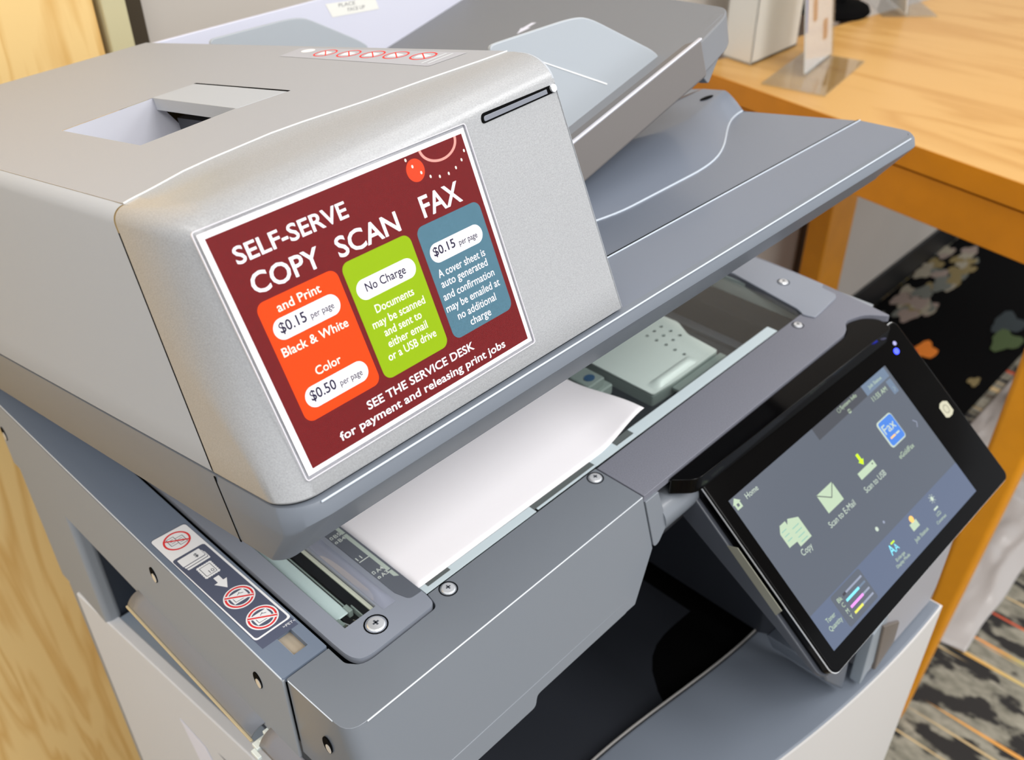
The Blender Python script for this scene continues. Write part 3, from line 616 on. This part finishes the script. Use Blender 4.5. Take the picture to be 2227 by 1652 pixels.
# lid base (tray): stations left rear -> front left corner -> front -> right
LL = [(3, -2.2), (0.8, -0.5), (0, 1.5), (0, 20), (0, 22.5), (0, 31.0), (0.7, 34.2), (1.4, 34.4), (1.7, 33.2), (12, 33.2)]; LF = [(38, -1.6), (28, -0.8), (26, 1.4), (2.0, 24.4), (0.8, 25.8), (1.2, 31.2), (2.4, 33.2), (5.4, 34.0), (6.4, 32.4), (18, 32.4)]
cols = [[(-138+d, v, w) for d, w in LL] for v in (468, 300, 150, 60)]
for i in range(0, 15):
    t = i/14; k = smoothstep(t*1.15); a0 = math.radians(22); a = a0+math.radians(68*t); c = []
    for (dl, wl), (df, wf) in zip(LL, LF):
        rc = max(10, 20-0.35*(dl+df)); c.append((-138+dl*(1-0.6*k)+rc*(math.cos(a0)-math.cos(a)), -28+df+rc*(1-math.sin(a)), wl*(1-k)+wf*k))
    cols.append(c)
for x in (-90, -60, 20, 80, 160, 240, 320, 402):
    kk = max(0, (x-80)/330); cols.append([(x, -28+d, w-(w > 12)*kk*2.6) for d, w in LF])
for i in range(1, 9):
    a = math.radians(90*i/8); r = 14; cols.append([(405-max(0, d-10)*0.5+max(4, r-d*0.6)*math.sin(a), -28+d+max(4, r-d*0.6)*(1-math.cos(a)), w-(w > 12)*2.6) for d, w in LF])
for v in (60, 150, 300, 468): cols.append([(419-d*0.55, v, w-(w > 12)*2.6) for d, w in LF])
NL = len(LL); V = [LV(*p) for c in cols for p in c]
F = [(i*NL+j, (i+1)*NL+j, (i+1)*NL+j+1, i*NL+j+1) for i in range(len(cols)-1) for j in range(NL-1)]
lid = mk('lid_base', V, F, LIDG, cop, smooth=True, ang=28)
box('lid_underside', -128, 408, 6, 462, -2.5, 1.5, DARKG, lid, fn=LV)
box('platen_cushion', -40, 392, 40, 350, -6, -2.6, WHITEP, lid, fn=LV, bevel=1.5)
box('lid_core', -126, 70, 16, 418, 4, 46, DARKG, lid, fn=LV)
# seam on the left skirt
prism('skirt_seam', [(30.6, 0), (31.6, 0), (34.8, 34), (33.8, 34)], lambda p, q, t: LV(-138.2+t, p, q), 0, 0.4, BLACKM, lid)
# front rail top and exit tray
def hexit(x, v):
    rail = 16.6+(v+3)*0.225
    vb = 94+14*smoothstep((230-x)/80)+60*smoothstep((x-300)/168)**1.3
    fl = 25.4+(v-46)*0.055
    wd = 74-56*smoothstep((x-250)/200)
    return fl- 1.0 + (20+3*math.sin(x/90))*(1-(1-max(0, min(1, (v-vb)/wd)))**1.4) + 4*smoothstep((120-x)/30)
prism('exit_rail', rpoly([(94, -3.4), (458, -3.4), (466.5, 4), (466.5, 45), (94, 45)], [0, 7, 5, 0, 0], 5), lambda p, q, t: EX(p, q, (19.8-(p-97)*0.0092+(q+3)*0.18) if t else 8), 0, 1, EXITG, lid, bevel=0.8)
grid('exit_tray', lambda u, v: EX(94+u*372.5, 45.4+v*150, hexit(94+u*372.5, 45.4+v*150)), 90, 90, EXITG, cop, ang=14)
ext = bpy.data.objects['exit_tray']
PALEX = mat('pale_edge_highlight', rgb(196, 206, 218), 0.22, 0.0, coat=0.4, crough=0.1)  # pale colour that paints edge highlights on tray, lid and body
def vbx(x): return 94+14*smoothstep((230-x)/80)+60*smoothstep((x-300)/168)**1.3
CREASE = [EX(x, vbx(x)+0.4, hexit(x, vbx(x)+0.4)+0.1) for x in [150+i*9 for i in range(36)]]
V = []; F = []
for j in range(30):
    v = 46+j*150/29; V += [EX(466.4, v, hexit(466.5, v)), EX(466.4, v, 0)]
F = [(2*j, 2*j+2, 2*j+3, 2*j+1) for j in range(29)]
mk('tray_side', V, F, EXITG, ext)
mk('tray_end', [EX(466, 196, hexit(466, 196)), EX(466, 462, 46), EX(94, 462, 46), EX(94, 196, hexit(94, 196))], [(0, 1, 2, 3)], EXITG, ext)
prism('latch_opening', ellipse(440, 173, 9, 3.5, 16), lambda p, q, t: EX(p, q, hexit(p, q)+0.2+t*0.3), 0, 1, BLACKM, ext)
# feeder cover: rings at matching heights on the left wall and the leaning front, blended round the corner
def ringprof(b, lean, rx, ry, T, v0=0):
    out = [(v0+2.2, b-0.4), (v0+0.3, b), (v0, b+0.8)]; h1 = T-ry
    for k in range(1, 9): w = b+0.8+(h1-b-0.8)*k/8; out.append((v0+lean*(w-b), w))
    d1 = v0+lean*(h1-b)
    for k in range(1, 11):
        a = math.radians(88)*k/10; out.append((d1+rx*(1-math.cos(a)), h1+ry*math.sin(a)))
    return out
def wfront(x): return ringprof(35.4, 0.207, 22, 15, wtop(x, 24)-0.6, -24.5)
def wleft(v): return ringprof(36.2, 0.025, 6.5, 6.5, wtop(-132, v))
WLEFT = wleft(46)
FV = [(-138, 46), (-121, 51), (-90, 59), (-48, 58.5), (8, 43), (75, 28)]
def foldv(x):
    for (a, p), (b, q) in zip(FV, FV[1:]):
        if x <= b: return p+(q-p)*smoothstep((x-a)/(b-a))*0.4+(q-p)*max(0, (x-a)/(b-a))*0.6
    return 28
NJ = len(WLEFT); V = []; cols = []
def seamv(w): return 33+0.125*(w-36)
cols.append([(-138+d, seamv(w), w) for d, w in WLEFT])
wf0 = wfront(-112)
for i in range(0, 13):
    t = i/12; k = smoothstep(t*1.15); a = math.radians(90*t); c = []
    for (dl, wl), (df, wfr) in zip(WLEFT, wf0):
        rv = 14+max(0, seamv(wl)-df-15)*smoothstep((wl-38)/70); c.append((-138+dl+17*(1-math.cos(a)), df+rv*(1-math.sin(a)), wl*(1-k)+wfr*k))
    cols.append(c)
xlast = [c[0] for c in cols[-1]]
for k in range(1, 13):
    x = -112+k*(XR+112)/12; wf = wfront(x); cols.append([(xlast[j]+(XR-xlast[j])*k/12, wf[j][0], wf[j][1]) for j in range(NJ)])
FOLD = []
for c in cols:
    x, v, w = c[-1]; fx = max(-131.3, x); fv = max(foldv(fx), v+1.0); FOLD.append((fx, fv+0.6))
    c.append((fx, (v+fv)/2, (w+wtop(fx, fv)-0.4)/2+0.15)); c.append((fx, fv, wtop(fx, fv)-0.4)); c.append((fx, fv+0.6, wtop(fx, fv+0.6)))
np_ = NJ+3
V = [LV(*p) for c in cols for p in c]
F = [(i*np_+j, (i+1)*np_+j, (i+1)*np_+j+1, i*np_+j+1) for i in range(len(cols)-1) for j in range(np_-1)]
fcov = mk('feeder_front_cover', V, F, SILVER, lid, smooth=True, ang=35)
def tube(name, pts, r, m, parent, n=8):
    V = []; F = []
    for i, p in enumerate(pts):
        p = Vector(p); d = (Vector(pts[min(i+1, len(pts)-1)])-Vector(pts[max(i-1, 0)])).normalized()
        e1 = d.cross(Vector((0, 0, 1))).normalized(); e2 = d.cross(e1)
        for k in range(n): a = 2*math.pi*k/n; V.append(tuple(p+(e1*math.cos(a)+e2*math.sin(a))*r))
    for i in range(len(pts)-1):
        for k in range(n): F.append((i*n+k, i*n+(k+1) % n, (i+1)*n+(k+1) % n, (i+1)*n+k))
    return mk(name, V, F, m, parent, smooth=True)
tube('tray_lip_highlight', [(60+i*8.5, lipv(60+i*8.5)+1.2, -266.6) for i in range(30)], 1.1, mat('lip_highlight_pale', rgb(150, 148, 146), 0.3), bpy.data.objects['front_deck'])  # pale tube drawn as the bright highlight along the deck lip
tube('fold_highlight', [LV(x, v, wtop(x, v)-0.15) for x, v in FOLD[2:]], 0.42, mat('fold_highlight_silver', rgb(235, 235, 232), 0.3, 0.2), fcov)  # pale bead painting the thin edge highlight of the fold
cl = []
for v in (486, 300, 150, 60): cl.append([(-138+d, v, w) for d, w in wleft(v)])
cl.append([(c[0], c[1]+1.5, c[2]) for c in cols[0][:NJ]])
V = [LV(*p) for c in cl for p in c]; F = [(i*NJ+j, (i+1)*NJ+j, (i+1)*NJ+j+1, i*NJ+j+1) for i in range(len(cl)-1) for j in range(NJ-1)]
lcov = mk('feeder_side_cover', V, F, SILVERD, lid, smooth=True, ang=35)
# end face of the front cover and body behind seams
pts = wfront(XR)
prism('feeder_end_face', pts+[(62, wtop(XR, 62)-0.4), (424, wtop(XR, 424)-0.4), (424, 44), (200, 44), (20, 42)], lambda p, q, t: LV(XR+0.1-t, p, q), 0, 1.0, SILVERD, lid)
prism('seam_core', [(29, 38), (42, 143), (50, 143), (38, 38)], lambda p, q, t: LV(-137.6+0.028*(q-36)+t, p, q), 0, 3, BLACKM, lid)
# top panel with the hand recess
lt = WLEFT[-1][0]
outer = [(-138+lt, seamv(153)+2)]+[p for p in FOLD[2:]]+[(XR, 424), (-138+lt, 486)]
hole = [(-81.7, 127), (-28.7, 125.2), (-26.6, 221), (-81, 223)]
tri = tessellate_polygon([[Vector((p[0], p[1], 0)) for p in L] for L in (outer, hole)])
allp = outer+hole
mk('feeder_top_cover', [LV(p[0], p[1], wtop(*p)) for p in allp], [tuple(t) for t in tri], mat('silver_top_plastic', rgb(160, 162, 167), 0.55, 0.0, spec=0.3, bump=0.05, bscale=1500), lid)
tc = bpy.data.objects['feeder_top_cover']
# hand recess: sloping floor, side walls
H = [LV(p[0], p[1], wtop(*p)-0.2) for p in hole]
def dp(p, d): return LV(p[0], p[1], wtop(*p)-d)
deepA, deepB, deepC, deepD = (-50, 128), (-4, 127), (-4, 220), (-50, 222)
V = H+[dp(deepA, 36), dp(deepD, 36), dp(deepB, 38), dp(deepC, 38)]
RECM = mat('recess_silver', rgb(188, 190, 200), 0.45, 0.1)
mk('hand_recess', V, [(0, 3, 5, 4), (0, 4, 6, 1), (3, 2, 7, 5), (4, 5, 7, 6)], RECM, tc, recalc=False)
rec = bpy.data.objects['hand_recess']
for p in rec.data.polygons: pass
prism('release_lever', rpoly([(-28.7, 124), (-1.1, 118), (-0.4, 216.5), (-26.6, 221)], [2, 1, 1, 2]), lambda p, q, t: LV(p, q, wtop(p, q)+0.15-t*7*(1 if t else 0)), 0, 1, SILVERD, tc, bevel=0.8)
box('lever_catch', -18, -6, 128, 216, 0, 1, DARK, tc, fn=lambda x, v, w: LV(x, v, wtop(x, v)-14-12*w))
multibox('lever_gap', [(-1.0, 0.5, 117.5, 217, 0, 1)], BLACKM, tc, fn=lambda x, v, w: LV(x, v, wtop(x, v)+0.05+0.12*w))
# printed strip of pictograms along the right edge of the top
A = Art(lambda u, v, h: LV(u, v, wtop(u, v)+0.1+h*0.3)); G = ink('label_grey', rgb(172, 174, 182)); RED = ink('ink_red', rgb(232, 66, 62)); WH = ink('ink_white', rgb(240, 240, 240)); PGY = ink('ink_pale', rgb(206, 212, 218))
A.poly(rpoly([(46, 58), (69, 53), (70, 206), (53, 206)], 2), G)
for v in (168.6, 145.5, 123.3, 102.5, 79.6): A.ring(61.4, v, 6.6, 9, 1.0, RED, 0.3); A.poly([(59, v-4), (63, v-5), (64.4, v+3), (62, v+5), (58, v+4)], WH, 0.3); A.line((57, v-6), (66, v+6), 0.8, RED, 0.4)
A.poly(ellipse(64.6, 191, 3.4, 6, 16), WH, 0.3)
for v in (64, 69): A.poly([(50, v-1.6), (67, v-2.6), (67, v-1.2), (50, v-0.2)], PGY, 0.3)
A.build('pictogram_label', tc)
tube('crease_highlight', CREASE, 0.75, PALEX, ext)  # pale bead along the crease, painted in place of its highlight
tube('rail_inner_highlight', [EX(x, 44.6, 19.8-(x-97)*0.0092+47.6*0.18+0.1) for x in (94, 200, 300, 400, 466)], 0.5, PALEX, ext)  # painted highlight line on the rail's inner edge
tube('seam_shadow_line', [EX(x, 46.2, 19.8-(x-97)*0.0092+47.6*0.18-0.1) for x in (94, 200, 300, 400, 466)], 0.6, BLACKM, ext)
tube('lid_lip_highlight', [LV(x, -26.6, 33.1-max(0, (x-80)/330)*2.6) for x in (-123, -118, -60, 0, 100, 200, 300, 402)], 0.5, PALEX, lid)  # thin pale tube standing in for light caught on the lid lip
tube('cover_front_highlight', [(x, -86.7, -0.5) for x in (-114, -60, 0, 60, 115)], 0.5, mat('body_edge_highlight', rgb(206, 212, 218), 0.25, 0.0, coat=0.4, crough=0.1), fcv)  # edge highlight of the front cover, drawn as a pale bead
tube('cover_side_highlight', [(-127.4, -37, -0.5), (-126.9, -55, -0.5), (-126.2, -74, -0.5)], 0.45, PALEX, fcv)  # the same painted highlight, carried along the cover's left edge
tube('rail_side_highlight', [(-129.3, -34, -0.4), (-131, 340, -0.4)], 0.45, PALEX, rail)  # pale line painting the highlight on the side rail's outer edge
# face mapping for the leaning front
LN = math.radians(11.7); FU = EV*math.sin(LN)+EW*math.cos(LN); FO = -(EV*math.cos(LN)-EW*math.sin(LN)); F0 = P0-EV*24.5+EW*35.6
def FM(x, s, h): return tuple(F0+Vector((x, 0, 0))+FU*s+FO*h)
prism('indicator_slot', rpoly([(21, 111.8), (22, 116.4), (72.8, 117.6), (73.2, 113.8)], [2, 2, 0.5, 0.5]), FM, -2, 0.5, BLACKM, fcov, bevel=0.3)
prism('indicator_lens', rpoly([(22.4, 112.6), (23, 115), (66, 116.4), (66, 114.2)], [1, 1, 0.3, 0.3]), FM, 0.3, 0.9, mat('smoky_lens', rgb(120, 124, 134), 0.15), fcov, bevel=0.2)
lathe('pivot_pin', [(2.0, 0), (2.0, 1.6), (0.1, 1.8)], FM(70.4, 115.8, 0), tuple(FO), SCREW, fcov, n=12)
# ---- document input tray -----------------------------------------------------------
def wt_(x): return 77+0.222*(x-97)
def dtray(x, v, w): return LV(x, v, wt_(x)+w)
dtr = prism('document_tray', rpoly([(76, 82), (313, 82), (352, 88), (368, 97), (420, 240), (440, 458), (76, 458)], [0, 3, 10, 12, 20, 4, 0], 6), dtray, -26, -3, TRAYG, cop, bevel=1.5)
prism('tray_front_rail', [(76, 0), (76, -30), (313, -27.5), (309.5, -0.5)], lambda p, q, t: LV(p, 80+t, wt_(p)+q+(-4 if t > 18 else 0)), 0, 21, mat('rail_warm_grey', rgb(112, 108, 106), 0.45, 0.0, spec=0.3), dtr, bevel=2.2, seg=3)
V = []
prism('rail_highlight_edge', [(76, 0.2), (76, -2), (309.5, -1.8), (309.5, 0.2)], lambda p, q, t: LV(p, 79.4+t, wt_(p)+q+0.3), 0, 3.2, mat('rail_highlight_pale', rgb(196, 196, 204), 0.3, 0.2), dtr, bevel=1.0)  # pale strip with the rail's edge highlight put into its colour
prism('tray_flap_front', rpoly([(314, -3), (357, 7), (358, -6), (350, -18), (337, -28), (326, -37), (316, -27)], [1, 3, 8, 6, 4, 3, 1], 5), lambda p, q, t: LV(p, 88+t+(p-314)*0.1, wt_(314)+q), 0, 8, TRAYG, dtr, bevel=3)
box('feed_mouth', 68, 80, 90, 420, 44, 160, BLACKM, dtr, fn=lambda x, v, w: LV(x, v, min(w, wtop(XR, v)-6)))
box('mouth_lip', 75, 90, 112, 400, 0, 3, mat('lip_grey', rgb(170, 168, 162), 0.4), dtr, fn=lambda x, v, w: LV(x, v, wtop(XR, v)-9+w), bevel=1)
gf = rpoly([(132, 96), (132, 158.6), (140, 159), (206, 159.4), (222, 157), (286, 121.5), (292, 115.4), (288, 110), (186, 90)], [0, 4, 2, 16, 14, 10, 5, 3, 3])
prism('side_guide', gf, lambda p, q, t: LV(p, 104+t, q), 0, 3.2, GUIDE, dtr, bevel=1.2, seg=3)
prism('guide_crease', [(172, 140), (172.6, 140.4), (232, 112), (231.6, 111.2)], lambda p, q, t: LV(p, 103.7+t, q), 0, 0.5, WH, bpy.data.objects['side_guide'])
gr_ = rpoly([(122, 110), (123, 172.6), (126, 174.6), (200, 175), (214, 173), (222, 169.4), (267, 142.8), (275, 136), (270, 118)], [0, 2, 2, 14, 12, 10, 10, 3, 3])
prism('side_guide', gr_, lambda p, q, t: LV(p, 418+t, q), 0, 3.2, GUIDE, dtr, bevel=1.2, seg=3)
prism('rear_guard', rpoly([(76, 70), (76, 179.0), (432, 183.5), (440, 170), (440, 110)], [0, 3, 12, 4, 3]), lambda p, q, t: LV(p, 458+t, q), 0, 5, GUARD, dtr, bevel=1.2, seg=3)
A = Art(lambda u, v, h: LV(u, 457.8-h*0.2, v)); INKG = ink('ink_grey', rgb(120, 120, 124))
A.poly([(266, 190-12), (271.3, 163.5), (327.3, 163), (325, 172), (268, 176.2)], CARD, 0.1) if False else A.poly([(267, 176), (271.3, 163.5), (326, 160.4), (324, 171.4)], CARD, 0.1)
A.text('PLACE', 281, 170.6, 300, 169.4, 3.0, INKG, 0.5); A.text('FACE UP', 290, 165.2, 310, 164, 3.0, INKG, 0.5)
A.build('face_up_label', bpy.data.objects['rear_guard'])
A = Art(lambda u, v, h: dtray(u, v, -2.9+h*0.2)); A.poly([(340, 292), (352, 286), (352, 290), (362, 288), (362, 294), (352, 296), (352, 298)], CARDB); A.build('direction_arrow', dtr)
# ---- warning label on the side rail ---------------------------------------------------
A = Art(lambda u, v, h: (u, v, 0.08+h*0.22)); NAVY = ink('label_navy', rgb(86, 92, 112)); LWH = ink('label_white', rgb(236, 238, 242)); LRED = ink('label_red', rgb(222, 60, 62)); LINK = ink('label_ink', rgb(60, 66, 80))
A.poly(rpoly([(-126.4, 109.6), (-102.2, 108.6), (-101, -10), (-124.9, -10)], [3, 2, 0, 0]), NAVY, 0.05)
A.poly(rpoly([(-126, 109), (-102.6, 108), (-100.6, -3), (-124.6, -3)], 2.5), LWH, 0.1, holes=[rpoly([(-125.2, 84.8), (-103.6, 84.3), (-101.9, -1.8), (-123.6, -1.8)], 2.2)])
def nosign(cx, cy, inner=None, white=True):
    if white: A.poly(ellipse(cx, cy, 9.3, 9.0, 36), LWH, 0.3, holes=[ellipse(cx, cy, 6.4, 6.2, 36)])
    A.ring(cx, cy, 8.4, 8.2, 1.2, LRED, 0.6)
    if inner: inner(cx, cy)
    if white: A.line((cx-6.6, cy+4.6), (cx+6.6, cy-4.6), 2.6, LWH, 0.8)
    A.line((cx-7, cy+4.6), (cx+7, cy-4.6), 1.1, LRED, 1.0)
def sheets(cx, cy):
    for dx in (-2.4, 2.4):
        for q in range(4):
            P = [(cx+dx-2.4, cy-3.5-dx*.5), (cx+dx+2.4, cy-3.5-dx*.5), (cx+dx+2.4, cy+3.5-dx*.5), (cx+dx-2.4, cy+3.5-dx*.5)]
            A.line(P[q], P[(q+1) % 4], 0.35, LINK, 0.4)
        for k in (-1.6, 0, 1.6): A.line((cx+dx-1.4, cy+k-dx*.5), (cx+dx+1.4, cy+k-dx*.5), 0.3, LINK, 0.4)
nosign(-114.0, 98, sheets, False)
for k in (2, 1, 0): A.poly(rrect(-123.4+k*0.4, 74.6-k*2.2, -108+k*0.6, 83-k*2.2, 0.8), NAVY, 0.15+0.1*(2-k)); A.poly(rrect(-123+k*0.4, 75.2-k*2.2, -108.2+k*0.6, 82.6-k*2.2, 0.7), LWH, 0.2+0.1*(2-k))
A.text('$', -113.5, 77, -111.3, 77, 3.4, LINK, 0.6, 0.15)
st = []
for a, b, c2, d in ((-118.4, 57.2, -109, 57.2), (-109, 57.2, -109, 68.4), (-109, 68.4, -118.4, 68.4), (-118.4, 68.4, -118.4, 57.2)):
    for k in range(12): t = k/12; s2 = 0.5 if k % 2 else 0; nx, ny = (d-b), -(c2-a); q = math.hypot(nx, ny); st.append((a+(c2-a)*t+nx/q*s2, b+(d-b)*t+ny/q*s2))
A.poly(st, LWH, 0.3)
for q in (((-117.2, 58.6), (-110.2, 58.6)), ((-110.2, 58.6), (-110.2, 67)), ((-110.2, 67), (-117.2, 67)), ((-117.2, 67), (-117.2, 58.6))): A.line(q[0], q[1], 0.35, LINK, 0.5)
A.text('10', -114.2, 59.6, -111, 59.6, 2.6, LINK, 0.6)
A.poly([(-115.4, 54.6), (-111.8, 54.6), (-111.8, 49.6), (-109.4, 49.6), (-113.4, 42.4), (-117.8, 49.6), (-115.4, 49.6)], LWH, 0.3)
def book(cx, cy):
    A.poly([(cx-5, cy-3.4), (cx+3, cy-3.8), (cx+5.2, cy-1), (cx+5, cy+4.2), (cx-3.4, cy+4.4), (cx-5, cy+3.2)], LWH, 0.35)
    A.line((cx-3.6, cy-2.2), (cx+3, cy-2.6), 0.35, LINK, 0.5); A.line((cx-3.6, cy-2.2), (cx-3.6, cy+2.6), 0.35, LINK, 0.5); A.line((cx+1, cy+2.6), (cx+3.6, cy+1.4), 0.4, LINK, 0.5); A.line((cx-1, cy+1.2), (cx+2, cy+3.2), 0.35, LINK, 0.5)
nosign(-112.8, 31.2, book); nosign(-112.2, 8.8, book)
A.text('>PET<', -108.4, -6.6, -100.4, -7.0, 1.8, LWH, 0.3)
A.build('warning_label', rail)
# ================================================================ SIGN AND PAPER
sg = thing('laminated_price_sign', FM(-58, 5, 1), 'laminated maroon self-serve copy, scan and fax price sign on the feeder front', 'sign')
sc = [(-123.3, 8.9), (8.3, 10.1), (9.3, 113.6), (-126.9, 111.7)]
def SM(u, v, h):
    a, b = u/110, v/85
    x = sc[0][0]*(1-a)*(1-b)+sc[1][0]*a*(1-b)+sc[2][0]*a*b+sc[3][0]*(1-a)*b
    s = sc[0][1]*(1-a)*(1-b)+sc[1][1]*a*(1-b)+sc[2][1]*a*b+sc[3][1]*(1-a)*b
    return FM(x, s, h)
prism('sheet', [(0, 0), (110, 0), (110, 85), (0, 85)], SM, 0.35, 0.6, mat('sign_white', rgb(240, 238, 240), 0.35), sg)
prism('lamination_pouch', rrect(-1.4, -1.3, 111.2, 86.3, 1.2), SM, 0.2, 1.0, CLEAR, sg)
prism('pouch_rim', rrect(-1.5, -1.4, 111.3, 86.4, 1.2), SM, 0.2, 1.1, mat('pouch_edge', rgb(214, 212, 220), 0.25), sg, holes=[rrect(-1.2, -1.1, 111.0, 86.1, 1.0)])
SWH = ink('sign_print_white', rgb(240, 238, 242)); SIVORY = ink('sign_print_ivory', rgb(246, 240, 222)); SINK = ink('sign_print_dark', rgb(34, 28, 56))
MAR = mat('sign_maroon', rgb(104, 23, 25), 0.5, spec=0.12, vary=0.10, vscale=900); ORG = ink('sign_orange', rgb(224, 66, 8)); GRN = ink('sign_green', rgb(136, 168, 3)); TEA = mat('sign_teal', rgb(76, 112, 128), 0.5, spec=0.12, vary=0.08, vscale=1200)
def SH(u, v, h): return SM(u, v, 0.62+h*0.12)
A = Art(SH); A.poly([(2.4, 1.6), (108.3, 1.6), (108.3, 83.3), (1.9, 83.0)], MAR, 0)
RG = ink('sign_ring_pink', rgb(222, 150, 140)); RGO = ink('sign_disc_red', rgb(214, 66, 34))
A.poly(ellipse(96.4, 83.3, 9.0, 6.3, 30, 180, 360)+ellipse(96.4, 83.3, 7.9, 5.4, 30, 360, 180), RG, 0.5)
A.poly(ellipse(83.6, 77.5, 4.0, 4.1, 30), RGO, 0.5)
for u, v in ((107, 77.3), (104.6, 74.6), (101, 72.8), (97.05, 71.9), (92.8, 72.2), (88.9, 73.5), (85.6, 76), (82.8, 79.1), (80.9, 82)): A.poly(ellipse(u, v, 0.42, 0.6, 10), SIVORY, 0.9)
A.text('SELF-SERVE', 8.2, 72, 51.6, 72, 5.5, SWH, 0.6, 0.15)
A.text('COPY', 9.4, 61.2, 35.6, 60.9, 6.7, SWH, 0.6, 0.15); A.text('SCAN', 42.5, 60.6, 69.4, 60.6, 6.9, SWH, 0.6, 0.15); A.text('FAX', 80.4, 61, 99.4, 61, 7.5, SWH, 0.6, 0.15)
A.text('SEE THE SERVICE DESK', 30.4, 9.3, 82, 9.1, 3.0, SWH, 0.6, 0.15); A.text('for payment and releasing print jobs', 16.2, 4.6, 96.4, 3.5, 3.0, SWH, 0.6, 0.15)
A.build('maroon_panel', sg)
def card(name, r, m, build):
    A = Art(SH); A.poly(rrect(*r, 3.2), m, 0.6); c = A.build(name, sg)
    B = Art(SH); build(B); B.build('lettering', c)
def pill(B, u0, v0, u1, v1): B.poly(rrect(u0, v0, u1, v1, (v1-v0)/2-0.01, 10), SWH, 1.0)
def c1(B):
    B.text('and Print', 14.2, 53.2, 31.2, 53.2, 3.0, SIVORY, 1.2, 0.10); pill(B, 9.8, 44.2, 36, 51.4)
    B.text('$0.15', 12, 46.6, 22.4, 46.6, 3.5, SINK, 1.5, 0.17); B.text('per page', 24, 46.6, 33.4, 46.5, 2.2, SINK, 1.5, 0.10)
    B.text('Black & White', 9.5, 39.2, 35.8, 38.8, 3.0, SIVORY, 1.2, 0.10); B.text('Color', 17.6, 28.8, 28, 28.8, 2.9, SIVORY, 1.2, 0.10); pill(B, 10.2, 19.3, 36.2, 26.6)
    B.text('$0.50', 12.2, 21.9, 22.6, 21.8, 3.5, SINK, 1.5, 0.17); B.text('per page', 24.2, 21.7, 33.6, 21.5, 2.2, SINK, 1.5, 0.10)
card('copy_card', (7.4, 15.8, 39.2, 58.4), ORG, c1)
def c2(B):
    pill(B, 43.4, 43.8, 69.6, 51.0); B.text('No Charge', 47.2, 46.4, 65, 46.2, 3.0, SINK, 1.5, 0.13)
    for t, a, b, y in (('Documents', 47.7, 65, 38.2), ('may be scanned', 44.3, 68.2, 33.6), ('and sent to', 47.6, 64.6, 29.4), ('either email', 47.4, 65.5, 25.2), ('or a USB drive', 45.4, 67.8, 20.9)): B.text(t, a, y, b, y-0.2, 2.9, SIVORY, 1.2, 0.07)
card('scan_card', (41.2, 15.3, 71.6, 58.6), GRN, c2)
def c3(B):
    pill(B, 77.2, 44.1, 103.2, 51.2); B.text('$0.15', 78.8, 46.8, 89.4, 46.8, 3.2, SINK, 1.5, 0.17); B.text('per page', 91.2, 46.5, 100.4, 46.3, 2.2, SINK, 1.5, 0.10)
    for t, a, b, y in (('A cover sheet is', 77.6, 101.2, 39), ('auto generated', 77.4, 100.8, 35.2), ('and confirmation', 76.4, 102.4, 30.6), ('may be emailed at', 75.8, 103.4, 26.2), ('no additional', 79.6, 99.4, 21.8), ('charge', 84.2, 94.8, 17.6)): B.text(t, a, y, b, y-0.2, 2.9, SWH, 1.2, 0.05)
card('fax_card', (74.8, 15.6, 106, 58.8), TEA, c3)
def sheet(u, v):
    x = -36.6+u*215.9; y = -39.6+v*279.4
    s = max(0, (x-128)/51)*max(0, 1-(y+39.6)/75); s = smoothstep(min(1, s))
    z = 0.35+13*s+0.6*math.sin(x/60)*0.3
    return (x-2.5*s, y, z)
pp = grid('paper_sheet', sheet, 48, 60, PAPER, None, origin=(70, 100, 0.3), solid=0.12)
tag(pp, 'blank white sheet of paper lying face down on the copier glass', 'paper')
